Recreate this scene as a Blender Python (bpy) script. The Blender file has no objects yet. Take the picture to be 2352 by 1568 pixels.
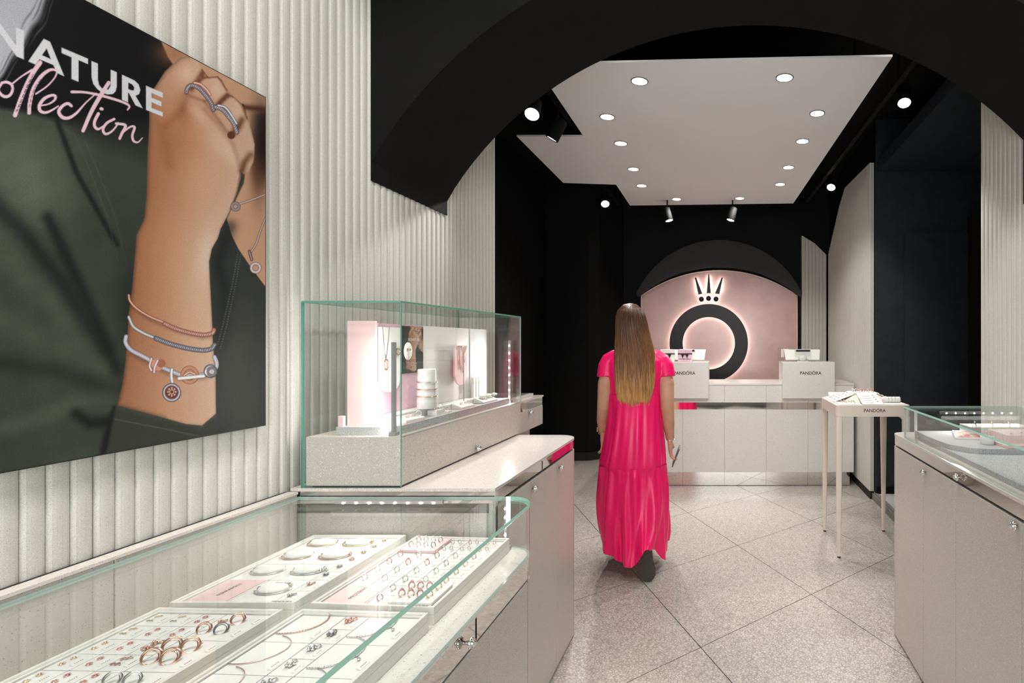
import bpy, bmesh, math, random
import numpy as np
from mathutils import Vector, Matrix, Euler

random.seed(7)
sc = bpy.context.scene
col = sc.collection
PI = math.pi

# ------------------------------------------------------------------ camera
F = 1250.0          # focal length in photo pixels (frame 2352 wide)
CX, CY = 1660.0, 787.0   # where the lines running away from the camera meet
H = 1.45            # lens height
cam_d = bpy.data.cameras.new('camera')
cam = bpy.data.objects.new('camera', cam_d)
col.objects.link(cam)
cam_d.sensor_fit = 'HORIZONTAL'
cam_d.sensor_width = 36.0
cam_d.lens = F / 2352 * 36.0
cam_d.shift_x = -(CX - 1176) / 2352
cam_d.shift_y = (CY - 784) / 2352
cam_d.clip_start = 0.05
cam.location = (0, 0, H)
cam.rotation_euler = (PI / 2, 0, 0)
sc.camera = cam

# ------------------------------------------------------------------ view + world
sc.view_settings.view_transform = 'Standard'
sc.view_settings.look = 'None'
sc.view_settings.gamma = 1.0
sc.view_settings.use_curve_mapping = False
sc.view_settings.exposure = 0.0
sc.cycles.use_denoising = True
sc.cycles.max_bounces = 6
sc.cycles.diffuse_bounces = 3
sc.cycles.glossy_bounces = 4
sc.cycles.transmission_bounces = 2
sc.cycles.transparent_max_bounces = 16
sc.cycles.sample_clamp_indirect = 4.0
sc.cycles.use_adaptive_sampling = True
sc.cycles.adaptive_threshold = 0.05
sc.cycles.adaptive_min_samples = 12
sc.cycles.caustics_reflective = False
sc.cycles.caustics_refractive = False
world = bpy.data.worlds.new('world')
sc.world = world
world.use_nodes = True
world.node_tree.nodes['Background'].inputs[0].default_value = (1.0, 0.97, 0.93, 1)
world.node_tree.nodes['Background'].inputs[1].default_value = 0.05

def aim(o, target):
    d = Vector(target) - o.location
    o.rotation_euler = d.to_track_quat('-Z', 'Y').to_euler()

def spot(loc, target, watt, size=70, blend=0.5, radius=0.04, color=(1, 0.965, 0.92)):
    l = bpy.data.lights.new('spot_light', 'SPOT')
    l.energy = watt
    l.spot_size = math.radians(size)
    l.spot_blend = blend
    l.shadow_soft_size = radius
    l.color = color
    o = bpy.data.objects.new('spot_light', l)
    col.objects.link(o)
    o.location = loc
    aim(o, target)
    return o

# light of unseen ceiling spots added over the front half of the shop (no housings built)
for (lx, ly, tx, ty, tz, w, sz) in (
        (-0.50, 0.55, -1.40, 0.9, 2.1, 38, 80), (-0.50, 1.45, -1.40, 1.6, 2.3, 46, 85), (-0.45, 1.95, -1.40, 2.85, 1.9, 34, 70),
        (-0.80, 0.35, -1.0, 0.98, 0.8, 98, 54), (-0.70, 0.95, -1.0, 1.35, 0.8, 60, 56), (-0.1, 1.7, 0.0, 2.5, 0.0, 55, 85),
        (0.55, 0.6, 1.1, 1.6, 1.0, 55, 80), (0.55, 1.6, 1.40, 2.8, 1.3, 55, 70)):
    spot((lx, ly, 3.3), (tx, ty, tz), w, sz, 0.7, 0.06)

# added frontal fill behind the camera, tinted like daylight, its source unseen
wl_ = bpy.data.lights.new('front_fill_light', 'AREA')
wl_.shape = 'RECTANGLE'; wl_.size = 2.4; wl_.size_y = 2.2; wl_.energy = 80; wl_.color = (0.95, 0.98, 1.0)
wo_ = bpy.data.objects.new('front_fill_light', wl_); col.objects.link(wo_)
wo_.location = (0, -1.55, 1.45); wo_.rotation_euler = (PI / 2, 0, PI)
wo_.rotation_euler = Vector((0, 1, 0)).to_track_quat('-Z', 'Y').to_euler()

# ------------------------------------------------------------------ helpers
def P(x, y, Y):
    """photo pixel at depth Y -> world"""
    return Vector(((x - CX) * Y / F, Y, H - (y - CY) * Y / F))

def PZ(x, y, Z):
    """photo pixel on the level Z -> world"""
    Y = (H - Z) * F / (y - CY)
    return Vector(((x - CX) * Y / F, Y, Z))

def PX(x, y, X):
    """photo pixel on the wall plane X -> world"""
    Y = X * F / (x - CX)
    return Vector((X, Y, H - (y - CY) * Y / F))

def lin(r, g=None, b=None, k=1.0):
    if g is None:
        g = b = r
    o = []
    for c in (r, g, b):
        c = c / 255.0
        o.append(k * (c / 12.92 if c <= 0.04045 else ((c + 0.055) / 1.055) ** 2.4))
    return (o[0], o[1], o[2], 1.0)

class MB:
    def __init__(s):
        s.v = []; s.f = []; s.m = []; s.sm = []
    def add(s, vs, fs, mat=0, smooth=False):
        o = len(s.v)
        s.v.extend([tuple(p) for p in vs])
        for f in fs:
            s.f.append([i + o for i in f]); s.m.append(mat); s.sm.append(smooth)
        return s
    def box(s, x0, x1, y0, y1, z0, z1, mat=0):
        vs = [(x, y, z) for z in (z0, z1) for y in (y0, y1) for x in (x0, x1)]
        return s.add(vs, [(0, 2, 3, 1), (4, 5, 7, 6), (0, 1, 5, 4), (2, 6, 7, 3), (0, 4, 6, 2), (1, 3, 7, 5)], mat)
    def hexa(s, p, mat=0):
        """8 corners: bottom 4 then top 4, both counter-clockwise from above"""
        return s.add(p, [(3, 2, 1, 0), (4, 5, 6, 7), (0, 1, 5, 4), (1, 2, 6, 5), (2, 3, 7, 6), (3, 0, 4, 7)], mat)
    def prism(s, poly, z0, z1, mat=0, side=None, axis='z', smooth=False):
        """poly: list of 2-d points (ccw). axis z: (x,y) ; y: (x,z) ; x: (y,z)"""
        n = len(poly)
        def mk(p, h):
            if axis == 'z': return (p[0], p[1], h)
            if axis == 'y': return (p[0], h, p[1])
            return (h, p[0], p[1])
        a = [mk(p, z0) for p in poly]; b = [mk(p, z1) for p in poly]
        s.add(a + b, [list(range(n))[::-1], [n + i for i in range(n)]], mat)
        s.add(a + b, [(i, (i + 1) % n, n + (i + 1) % n, n + i) for i in range(n)], mat if side is None else side, smooth)
        return s
    def tube(s, pts, r, n=8, mat=0, cap=True, closed=False, smooth=True):
        pts = [Vector(p) for p in pts]
        N = len(pts)
        rs = r if isinstance(r, (list, tuple)) else [r] * N
        vs = []
        prev = None
        for i, p in enumerate(pts):
            if closed: t = pts[(i + 1) % N] - pts[i - 1]
            else: t = pts[min(i + 1, N - 1)] - pts[max(i - 1, 0)]
            t.normalize()
            if prev is None:
                a = Vector((0, 0, 1)) if abs(t.z) < 0.9 else Vector((1, 0, 0))
                u = t.cross(a).normalized()
            else:
                u = (prev - t * prev.dot(t)).normalized()
            prev = u
            w = t.cross(u)
            for k in range(n):
                an = 2 * PI * k / n
                vs.append(p + (u * math.cos(an) + w * math.sin(an)) * rs[i])
        fs = []
        M = N if closed else N - 1
        for i in range(M):
            for k in range(n):
                j = (i + 1) % N
                fs.append((i * n + k, i * n + (k + 1) % n, j * n + (k + 1) % n, j * n + k))
        if cap and not closed:
            fs.append(list(range(n))[::-1]); fs.append([(N - 1) * n + k for k in range(n)])
        return s.add(vs, fs, mat, smooth)
    def lathe(s, prof, n=20, mat=0, M=None, smooth=True):
        """profile of (r,z) turned about z, moved by M"""
        vs = []
        for r, z in prof:
            for k in range(n):
                a = 2 * PI * k / n
                p = Vector((r * math.cos(a), r * math.sin(a), z))
                vs.append(M @ p if M is not None else p)
        fs = [(i * n + k, i * n + (k + 1) % n, (i + 1) * n + (k + 1) % n, (i + 1) * n + k)
              for i in range(len(prof) - 1) for k in range(n)]
        fs.append(list(range(n))[::-1]); fs.append([(len(prof) - 1) * n + k for k in range(n)])
        return s.add(vs, fs, mat, smooth)
    def ball(s, c, r, n=10, mat=0, sc3=(1, 1, 1)):
        pr = [(max(1e-5, r * math.sin(PI * i / (n // 2 + 1))), -r * math.cos(PI * i / (n // 2 + 1))) for i in range(n // 2 + 2)]
        M = Matrix.Translation(c) @ Matrix.Diagonal((sc3[0], sc3[1], sc3[2], 1))
        return s.lathe(pr, n, mat, M)
    def torus(s, R, r, n=20, k=6, mat=0, M=None, a0=0, a1=2 * PI):
        full = abs(a1 - a0 - 2 * PI) < 1e-6
        pts = []
        for i in range(n if full else n + 1):
            a = a0 + (a1 - a0) * i / n
            p = Vector((R * math.cos(a), R * math.sin(a), 0))
            pts.append(M @ p if M is not None else p)
        return s.tube(pts, r, k, mat, closed=full)
    def build(s, name, mats, parent=None, local=False, bevel=0):
        me = bpy.data.meshes.new(name)
        off = Vector((0, 0, 0))
        if parent is not None and not local:
            q = parent
            while q is not None:
                off += q.location; q = q.parent
        me.from_pydata([(v[0] - off.x, v[1] - off.y, v[2] - off.z) for v in s.v], [], s.f)
        if not isinstance(mats, (list, tuple)): mats = [mats]
        for m in mats: me.materials.append(m)
        me.polygons.foreach_set('material_index', s.m)
        me.polygons.foreach_set('use_smooth', s.sm)
        me.update()
        bm = bmesh.new(); bm.from_mesh(me)
        bmesh.ops.recalc_face_normals(bm, faces=bm.faces)
        bm.to_mesh(me); bm.free()
        o = bpy.data.objects.new(name, me)
        col.objects.link(o)
        o.parent = parent
        if bevel:
            b = o.modifiers.new('bevel', 'BEVEL'); b.width = bevel; b.segments = 2; b.limit_method = 'ANGLE'
            b.angle_limit = math.radians(50)
        return o

def link_mesh(name, me, parent=None, loc=(0, 0, 0), rot=(0, 0, 0)):
    o = bpy.data.objects.new(name, me); col.objects.link(o)
    o.parent = parent; o.location = loc; o.rotation_euler = rot
    return o

def tag(o, label=None, cat=None, group=None, kind=None):
    if label: o['label'] = label
    if cat: o['category'] = cat
    if group: o['group'] = group
    if kind: o['kind'] = kind
    return o

def thing(name, label, cat, loc=(0, 0, 0), rot=(0, 0, 0), group=None):
    o = bpy.data.objects.new(name, None); col.objects.link(o)
    o.empty_display_size = 0.05
    o.location = loc; o.rotation_euler = rot
    return tag(o, label, cat, group)

def struct(o):
    o['kind'] = 'structure'
    return o

def copy_tree(o, parent=None):
    c = o.copy(); col.objects.link(c); c.parent = parent
    for ch in list(o.children):
        copy_tree(ch, c)
    return c

def rounded(x0, x1, y0, y1, rad, n=8):
    """ccw rectangle; rad = radii for corners (x1,y0),(x1,y1),(x0,y1),(x0,y0)"""
    out = []
    for (cx, cy, a0, r) in ((x1, y0, -PI / 2, rad[0]), (x1, y1, 0, rad[1]), (x0, y1, PI / 2, rad[2]), (x0, y0, PI, rad[3])):
        if r <= 0:
            out.append((cx, cy)); continue
        sx = -1 if cx == x1 else 1; sy = -1 if cy == y1 else 1
        ox, oy = cx + sx * r, cy + sy * r
        for i in range(n + 1):
            a = a0 + PI / 2 * i / n
            out.append((ox + r * math.cos(a), oy + r * math.sin(a)))
    return out

def text_mesh(body, size, extrude=0.0006, offset=0.0, align='CENTER'):
    c = bpy.data.curves.new('lettering', 'FONT')
    c.body = body; c.size = size; c.extrude = extrude; c.offset = offset
    c.align_x = align; c.align_y = 'CENTER'; c.resolution_u = 4
    o = bpy.data.objects.new('lettering', c); col.objects.link(o)
    dg = bpy.context.evaluated_depsgraph_get()
    me = bpy.data.meshes.new_from_object(o.evaluated_get(dg))
    bpy.data.objects.remove(o); bpy.data.curves.remove(c)
    return me

def text(body, width, parent, mat, loc, rot, extrude=0.0006, offset=0.0, name='lettering'):
    me = text_mesh(body, 1.0, 0, offset)
    xs = [v.co.x for v in me.vertices]
    k = width / (max(xs) - min(xs))
    me.transform(Matrix.Scale(k, 4))
    if extrude:
        pass
    me.materials.append(mat)
    return link_mesh(name, me, parent, loc, rot)

# ------------------------------------------------------------------ materials
def nodes(name):
    m = bpy.data.materials.new(name); m.use_nodes = True
    nt = m.node_tree
    return m, nt, nt.nodes['Principled BSDF']

def mat(name, colr, rough=0.5, metal=0.0, coat=0.0, emit=None, estr=0, alpha=1, spec=None, trans=0, sheen=0):
    m, nt, b = nodes(name)
    b.inputs['Base Color'].default_value = colr
    b.inputs['Roughness'].default_value = rough
    b.inputs['Metallic'].default_value = metal
    b.inputs['Coat Weight'].default_value = coat
    if spec is not None: b.inputs['Specular IOR Level'].default_value = spec
    if emit:
        b.inputs['Emission Color'].default_value = emit
        b.inputs['Emission Strength'].default_value = estr
    if sheen: b.inputs['Sheen Weight'].default_value = sheen
    return m

def nn(nt, t, **kw):
    n = nt.nodes.new(t)
    for k, v in kw.items(): setattr(n, k, v)
    return n

def mixc(nt, fac, a, b):
    n = nt.nodes.new('ShaderNodeMix'); n.data_type = 'RGBA'
    for sock, v in ((n.inputs[0], fac), (n.inputs[6], a), (n.inputs[7], b)):
        if hasattr(v, 'is_linked') or isinstance(v, bpy.types.NodeSocket): nt.links.new(v, sock)
        else: sock.default_value = v
    return n.outputs[2]

def mth(nt, op, a, b=None, clamp=False):
    n = nt.nodes.new('ShaderNodeMath'); n.operation = op; n.use_clamp = clamp
    for i, v in enumerate((a, b)):
        if v is None: continue
        if isinstance(v, bpy.types.NodeSocket): nt.links.new(v, n.inputs[i])
        else: n.inputs[i].default_value = v
    return n.outputs[0]

def terrazzo(name, base, dark, light, scale=170, amount=0.45, rough=0.35, cloud=0.06, grain=0.0, bump=0.0, coord='pos'):
    """fine terrazzo: base with scattered dark and light chips"""
    m, nt, b = nodes(name)
    g = nn(nt, 'ShaderNodeNewGeometry').outputs['Position'] if coord == 'pos' else nn(nt, 'ShaderNodeTexCoord').outputs['Object']
    no = nn(nt, 'ShaderNodeTexNoise'); no.inputs['Scale'].default_value = 3.0; no.inputs['Detail'].default_value = 3
    nt.links.new(g, no.inputs['Vector'])
    c = mixc(nt, no.outputs[0], tuple(x * (1 - cloud) for x in base[:3]) + (1,), tuple(min(1, x * (1 + cloud)) for x in base[:3]) + (1,))
    for sc_, colr, am in ((scale, dark, amount), (scale * 0.63, light, amount * 0.9)):
        v = nn(nt, 'ShaderNodeTexVoronoi'); v.inputs['Scale'].default_value = sc_
        nt.links.new(g, v.inputs['Vector'])
        sep = nn(nt, 'ShaderNodeSeparateColor'); nt.links.new(v.outputs['Color'], sep.inputs[0])
        thr = mth(nt, 'MULTIPLY', sep.outputs[0], am)
        msk = mth(nt, 'LESS_THAN', v.outputs['Distance'], thr)
        msk = mth(nt, 'MULTIPLY', msk, mth(nt, 'MULTIPLY', sep.outputs[1], 0.9))
        c = mixc(nt, msk, c, colr)
    if grain:
        n2 = nn(nt, 'ShaderNodeTexNoise'); n2.inputs['Scale'].default_value = 520; n2.inputs['Detail'].default_value = 2
        nt.links.new(g, n2.inputs['Vector'])
        f = mth(nt, 'MULTIPLY', mth(nt, 'SUBTRACT', n2.outputs[0], 0.5), grain)
        hs = nn(nt, 'ShaderNodeHueSaturation')
        nt.links.new(mth(nt, 'ADD', f, 1.0), hs.inputs['Value']); nt.links.new(c, hs.inputs['Color'])
        c = hs.outputs[0]
        if bump:
            bp = nn(nt, 'ShaderNodeBump'); bp.inputs['Strength'].default_value = bump; bp.inputs['Distance'].default_value = 0.002
            nt.links.new(n2.outputs[0], bp.inputs['Height']); nt.links.new(bp.outputs[0], b.inputs['Normal'])
    nt.links.new(c, b.inputs['Base Color'])
    b.inputs['Roughness'].default_value = rough
    return m

def floor_mat():
    m, nt, b = nodes('floor_terrazzo')
    g = nn(nt, 'ShaderNodeNewGeometry').outputs['Position']
    v = nn(nt, 'ShaderNodeTexVoronoi'); v.feature = 'DISTANCE_TO_EDGE'; v.inputs['Scale'].default_value = 72
    v2 = nn(nt, 'ShaderNodeTexVoronoi'); v2.inputs['Scale'].default_value = 72
    for q in (v, v2): nt.links.new(g, q.inputs['Vector'])
    sep = nn(nt, 'ShaderNodeSeparateColor'); nt.links.new(v2.outputs['Color'], sep.inputs[0])
    thr = mth(nt, 'MULTIPLY_ADD', sep.outputs[0], 0.10); thr.node.inputs[2].default_value = 0.05
    chip = mth(nt, 'GREATER_THAN', v.outputs['Distance'], thr)
    cc = mixc(nt, sep.outputs[1], lin(172, 166, 158), lin(192, 187, 180))
    c = mixc(nt, chip, lin(144, 137, 129), cc)
    no = nn(nt, 'ShaderNodeTexNoise'); no.inputs['Scale'].default_value = 1.6; nt.links.new(g, no.inputs['Vector'])
    c = mixc(nt, mth(nt, 'MULTIPLY', no.outputs[0], 0.25), c, lin(160, 153, 145))
    nt.links.new(c, b.inputs['Base Color'])
    b.inputs['Roughness'].default_value = 0.34
    b.inputs['Specular IOR Level'].default_value = 0.45
    return m

def glass_mat(name, tint, refl=1.0):
    m, nt, b = nodes(name)
    nt.nodes.remove(b)
    lw = nn(nt, 'ShaderNodeLayerWeight'); lw.inputs['Blend'].default_value = 0.5
    p = mth(nt, 'POWER', lw.outputs['Facing'], 5.0)
    f = mth(nt, 'MULTIPLY_ADD', p, 0.80 * refl); f.node.inputs[2].default_value = 0.042 * refl
    tr = nn(nt, 'ShaderNodeBsdfTransparent'); tr.inputs[0].default_value = tint
    gl = nn(nt, 'ShaderNodeBsdfGlossy'); gl.inputs['Roughness'].default_value = 0.0
    mx = nn(nt, 'ShaderNodeMixShader')
    nt.links.new(f, mx.inputs[0]); nt.links.new(tr.outputs[0], mx.inputs[1]); nt.links.new(gl.outputs[0], mx.inputs[2])
    nt.links.new(mx.outputs[0], nt.nodes['Material Output'].inputs[0])
    return m

def emit_mat(name, colr, strength):
    m, nt, b = nodes(name)
    nt.nodes.remove(b)
    e = nn(nt, 'ShaderNodeEmission'); e.inputs[0].default_value = colr; e.inputs[1].default_value = strength
    nt.links.new(e.outputs[0], nt.nodes['Material Output'].inputs[0])
    return m

def noisy(name, c1, c2, scale, rough=0.8, bump=0.0, detail=4, metal=0, stretch=None):
    m, nt, b = nodes(name)
    g = nn(nt, 'ShaderNodeNewGeometry').outputs['Position']
    if stretch:
        mp = nn(nt, 'ShaderNodeMapping'); mp.inputs['Scale'].default_value = stretch
        nt.links.new(g, mp.inputs[0]); g = mp.outputs[0]
    no = nn(nt, 'ShaderNodeTexNoise'); no.inputs['Scale'].default_value = scale; no.inputs['Detail'].default_value = detail
    nt.links.new(g, no.inputs['Vector'])
    r = nn(nt, 'ShaderNodeMapRange'); r.inputs[1].default_value = 0.35; r.inputs[2].default_value = 0.65
    nt.links.new(no.outputs[0], r.inputs[0])
    nt.links.new(mixc(nt, r.outputs[0], c1, c2), b.inputs['Base Color'])
    b.inputs['Roughness'].default_value = rough; b.inputs['Metallic'].default_value = metal
    if bump:
        bp = nn(nt, 'ShaderNodeBump'); bp.inputs['Strength'].default_value = bump; bp.inputs['Distance'].default_value = 0.003
        nt.links.new(no.outputs[0], bp.inputs['Height']); nt.links.new(bp.outputs[0], b.inputs['Normal'])
    return m

M = {}
M['flute'] = terrazzo('fluted_stone', lin(203, 202, 194), lin(138, 135, 126), lin(228, 226, 219), 760, 0.48, 0.75, 0.05, grain=0.3, bump=0.3)
M['counter'] = terrazzo('counter_terrazzo', lin(194, 188, 179), lin(112, 102, 92), lin(226, 221, 213), 330, 0.46, 0.3, 0.04)
M['desk'] = terrazzo('desk_terrazzo', lin(218, 217, 212), lin(116, 104, 92), lin(240, 237, 231), 130, 0.28, 0.3, 0.03)
M['slab'] = terrazzo('counter_top_terrazzo', lin(210, 204, 197), lin(166, 154, 142), lin(243, 240, 235), 260, 0.42, 0.16, 0.03)
M['deck'] = terrazzo('deck_terrazzo', lin(232, 230, 221), lin(158, 152, 138), lin(246, 245, 240), 180, 0.40, 0.28, 0.03)
M['floor'] = floor_mat()
M['grout'] = mat('floor_joint', lin(40, 35, 30), 0.9)
M['black'] = noisy('black_plaster', lin(12, 12, 12), lin(15, 15, 15), 60, 0.75, 0.12)
M['blackwall'] = noisy('black_wall_paint', lin(11, 11, 11), lin(15, 15, 15), 25, 0.6, 0.03)
M['navy'] = noisy('blue_black_door_paint', lin(40, 45, 50), lin(46, 51, 57), 9, 0.5)
M['white'] = mat('white_satin', lin(236, 234, 230), 0.45)
M['tray'] = mat('tray_leatherette', lin(232, 230, 223), 0.55)
M['pad'] = mat('tray_pad', lin(240, 239, 235), 0.7)
M['groove'] = mat('tray_groove', lin(120, 120, 116), 0.9)
M['panelwhite'] = mat('ceiling_panel_white', lin(249, 249, 251), 0.7)
M['mirror'] = mat('polished_steel', (0.72, 0.69, 0.66, 1), 0.04, 1.0)
M['chrome'] = mat('chrome', (0.80, 0.80, 0.80, 1), 0.08, 1.0)
M['steel'] = mat('grey_aluminium', lin(150, 150, 150), 0.35, 0.85)
M['ledbar'] = mat('led_bar_metal', lin(150, 150, 152), 0.5)
M['dark'] = mat('dark_recess', lin(28, 25, 22), 0.8)
M['pink'] = mat('pale_pink_board', lin(240, 206, 204), 0.55)
M['pinkwall'] = noisy('pink_plaster', lin(208, 170, 166), lin(218, 182, 177), 5, 0.22, 0.02, 6)
M['rosepink'] = mat('rose_pink_board', lin(226, 188, 203), 0.5)
M['felt'] = noisy('grey_felt', lin(150, 151, 153), lin(208, 208, 210), 420, 0.95, 0.3, 2)
M['gold'] = mat('gold', (0.86, 0.62, 0.30, 1), 0.18, 1.0)
M['rose'] = mat('rose_gold', (0.83, 0.50, 0.38, 1), 0.18, 1.0)
M['silver'] = mat('silver', (0.82, 0.82, 0.82, 1), 0.16, 1.0)
M['oxid'] = mat('oxidised_silver', (0.30, 0.30, 0.30, 1), 0.3, 1.0)
M['gem'] = mat('clear_stone', (0.9, 0.9, 0.92, 1), 0.05, 0.0, spec=1.0)
M['pinkgem'] = mat('pink_stone', lin(232, 170, 180), 0.08, 0.0, spec=1.0)
M['ink'] = mat('black_print', lin(14, 14, 14), 0.6)
M['tableplastic'] = mat('cream_lacquer', lin(226, 214, 202), 0.35)
M['blackmetal'] = mat('black_metal', lin(12, 12, 12), 0.75, 0.0, spec=0.2)
M['sign'] = mat('black_sign', lin(13, 13, 13), 0.45)
M['glass'] = glass_mat('clear_glass', (0.985, 0.995, 0.99, 1))
M['acryl'] = glass_mat('clear_acrylic', (0.98, 0.98, 0.98, 1), 1.2)
M['edge'] = mat('green_glass_edge', lin(186, 240, 224), 0.4, spec=0.5)  # raised albedo stands in for light carried inside the glass
M['edgedark'] = mat('dark_green_glass_edge', lin(96, 158, 138), 0.3, spec=0.5)
M['edgethin'] = mat('pale_glass_edge', lin(176, 196, 190), 0.15, spec=0.6)  # pale tone stands in for the reflection on green glass edges
M['led'] = emit_mat('led', (1, 0.97, 0.93, 1), 60)
M['lens'] = emit_mat('lamp_glow', (1, 0.96, 0.90, 1), 14)
M['halo'] = emit_mat('sign_back_light', (1, 0.88, 0.79, 1), 17)
for q in ('black', 'blackwall', 'navy'):
    M[q].node_tree.nodes['Principled BSDF'].inputs['Specular IOR Level'].default_value = 0.18
M['led'].cycles.emission_sampling = 'NONE'
M['lens'].cycles.emission_sampling = 'NONE'
M['kerb'] = noisy('dark_stone_kerb', lin(96, 92, 86), lin(140, 136, 130), 180, 0.6, 0.05)
# ================================================================== the room
XL, XR = -1.41, 1.41
SK = 0.08                       # the portal runs slightly askew to the side walls

# ---- floor: joint bed with one object per terrazzo tile
m = MB(); m.box(-2.35, 2.6, -1.6, 7.6, -0.08, -0.003)
floor = struct(m.build('floor', M['grout']))
A0 = PZ(1609.3, 1486.1, 0); B0 = PZ(1862.7, 1363.7, 0); D0 = PZ(1402.7, 1349.5, 0)
eu = (PZ(1826.5, 1208.2, 0) - D0) / 2 * 0.5 + (B0 - A0) * 0.5
ev = (PZ(1661.4, 1156.1, 0) - B0) / 2 * 0.5 + (D0 - A0) * 0.5
eu.z = ev.z = 0
g = 0.0022
gu = g / eu.length; gv = g / ev.length
m = MB()
c4 = [A0 * 0 + eu * a + ev * b for a, b in ((gu, gv), (1 - gu, gv), (1 - gu, 1 - gv), (gu, 1 - gv))]
m.hexa([(p.x, p.y, -0.02) for p in c4] + [(p.x, p.y, 0.0) for p in c4])
tile0 = m.build('tile', M['floor'], floor)
tm = tile0.data
first = True
for i in range(-8, 10):
    for j in range(-8, 10):
        o = A0 + eu * i + ev * j
        c = o + (eu + ev) * 0.5
        if c.x < -2.5 or c.x > 1.9 or c.y < -1.2 or c.y > 7.5: continue
        if first:
            tile0.location = (o.x, o.y, 0); first = False
        else:
            link_mesh('tile', tm, floor, (o.x, o.y, 0))

# ---- fluted walls
FP = 0.0438
PROF = [(0.0, 0.0), (0.05, 0.62), (0.15, 0.92), (0.32, 1.0), (0.55, 0.93), (0.78, 0.74), (0.93, 0.48), (1.0, 0.0)]
def fluted(name, a, b, top, base, depth, place, parent, back, mat_=None):
    """strip of vertical flutes from a to b (m along the wall); top(t) gives the upper edge; place(t, d, z) -> point"""
    n = max(1, round((b - a) / FP))
    w = (b - a) / n
    ts = []
    for i in range(n):
        for t, d in PROF[:-1]:
            ts.append((a + (i + t) * w, d * depth))
    ts.append((b, 0.0))
    vs = []
    for t, d in ts: vs.append(place(t, d, base))
    for t, d in ts: vs.append(place(t, d, top(t)))
    k = len(ts)
    m = MB()
    m.add(vs, [(i, i + 1, k + i + 1, k + i) for i in range(k - 1)], 0)
    # back and edges
    bk = [place(ts[0][0], -back, base), place(ts[-1][0], -back, base), place(ts[-1][0], -back, top(ts[-1][0])), place(ts[0][0], -back, top(ts[0][0]))]
    m.add(bk, [(0, 1, 2, 3)])
    m.add([vs[0], vs[k], bk[3], bk[0]], [(0, 1, 2, 3)])
    m.add([vs[k - 1], vs[2 * k - 1], bk[2], bk[1]], [(0, 1, 2, 3)])
    tops = [place(t, -back, top(t)) for t, d in ts]
    m.add(vs[k:] + tops, [(i, i + 1, k + i + 1, k + i) for i in range(k - 1)])
    return m.build(name, mat_ or M['flute'], parent)

m = MB(); m.box(-1.62, XL - 0.045, -1.6, 3.385, 0.0, 3.9)
wl = struct(m.build('wall_left', M['blackwall']))
edges = [-1.175, -0.575, 0.025, 0.625, 1.225, 1.825, 2.425, 3.025, 3.385]
DP = 0.0095
for a, b in zip(edges[:-1], edges[1:]):
    fluted('fluted_panel', a + 0.001, b - 0.001, lambda t: 3.9, 0.0, DP, lambda t, d, z: (XL - DP + d, t, z), wl, 0.028)

m = MB(); m.box(XR + 0.045, 1.62, -1.6, 2.985, 0.0, 3.9)
wr = struct(m.build('wall_right', M['blackwall']))
edges = [-1.2, -0.6, 0.0, 0.6, 1.2, 1.8, 2.4, 2.985]
for a, b in zip(edges[:-1], edges[1:]):
    fluted('fluted_panel', a + 0.001, b - 0.001, lambda t: 3.9, 0.0, DP, lambda t, d, z: (XR + DP - d, t, z), wr, 0.028)

# right wall behind the till: panel whose top follows the black vault
XB = 1.362
prof_top = [(1996, 375), (1940, 431), (1926.8, 474.5), (1917, 518), (1907, 561.5), (1901, 588.4)]
pts = [PX(x, y, XB) for x, y in prof_top]
ty = np.array([p.y for p in pts]); tz = np.array([p.z for p in pts])
m = MB(); m.box(XB + 0.05, 1.72, 5.02, 7.6, 0.0, 3.9)
wrr = struct(m.build('wall_right_rear', M['blackwall']))
ymid = 6.05
fluted('fluted_panel', 5.05, ymid - 0.001, lambda t: float(np.interp(t, ty, tz)), 0.075, DP, lambda t, d, z: (XB + DP - d, t, z), wrr, 0.032)
fluted('fluted_panel', ymid + 0.001, 7.05, lambda t: float(np.interp(t, ty, tz)), 0.075, DP, lambda t, d, z: (XB + DP - d, t, z), wrr, 0.032)
m = MB(); m.box(XB + 0.006, XB + 0.05, 5.05, 7.1, 0.0, 0.074)
struct(m.build('baseboard_right', M['dark']))

# rear wall: black wall, fluted pier at the right, pink arched niche
YB = 7.10
m = MB(); m.box(-2.35, 1.72, YB + 0.05, YB + 0.25, 0.0, 3.9)
wb = struct(m.build('wall_back', M['blackwall']))
def ptop(t): return float(np.interp(t, [1.026, 1.19, 1.362], [2.84, 2.74, 2.572]))
fluted('fluted_panel', 1.026, 1.345, ptop, 0.0, DP, lambda t, d, z: (t, 7.06 - d, z), wb, 0.07)
# pink niche
xa, xb_, zs, za = -1.21, 0.972, P(1831, 679, YB).z, P(1640, 621, YB).z
ctr = P(1652, 0, YB).x
half = xb_ - ctr
sag = za - zs
R = (half * half + sag * sag) / (2 * sag)
def arc(cx, half, zs, za, n=24):
    s = za - zs; R = (half * half + s * s) / (2 * s); cz = za - R
    a0 = math.asin(half / R)
    return [(cx + R * math.sin(a), cz + R * math.cos(a)) for a in [a0 - 2 * a0 * i / n for i in range(n + 1)]]
pk = arc(ctr, half, zs, za)
m = MB(); m.prism([(ctr - half, 0.0), (ctr + half, 0.0)] + pk, YB - 0.005, YB + 0.049, axis='y')
tag(m.build('pink_panel', M['pinkwall'], wb), 'pink plaster panel with an arched top behind the till')
# thin bright trim that outlines the pink panel
m = MB(); m.tube([(x, YB - 0.006, z) for x, z in pk] + [(ctr - half, YB - 0.006, 0.9)], 0.006, 6)
m.tube([(ctr + half, YB - 0.006, 0.9), (ctr + half, YB - 0.006, zs)], 0.006, 6)
m.build('panel_edging', mat('pale_edging', lin(232, 216, 208), 0.4), wb)
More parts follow.
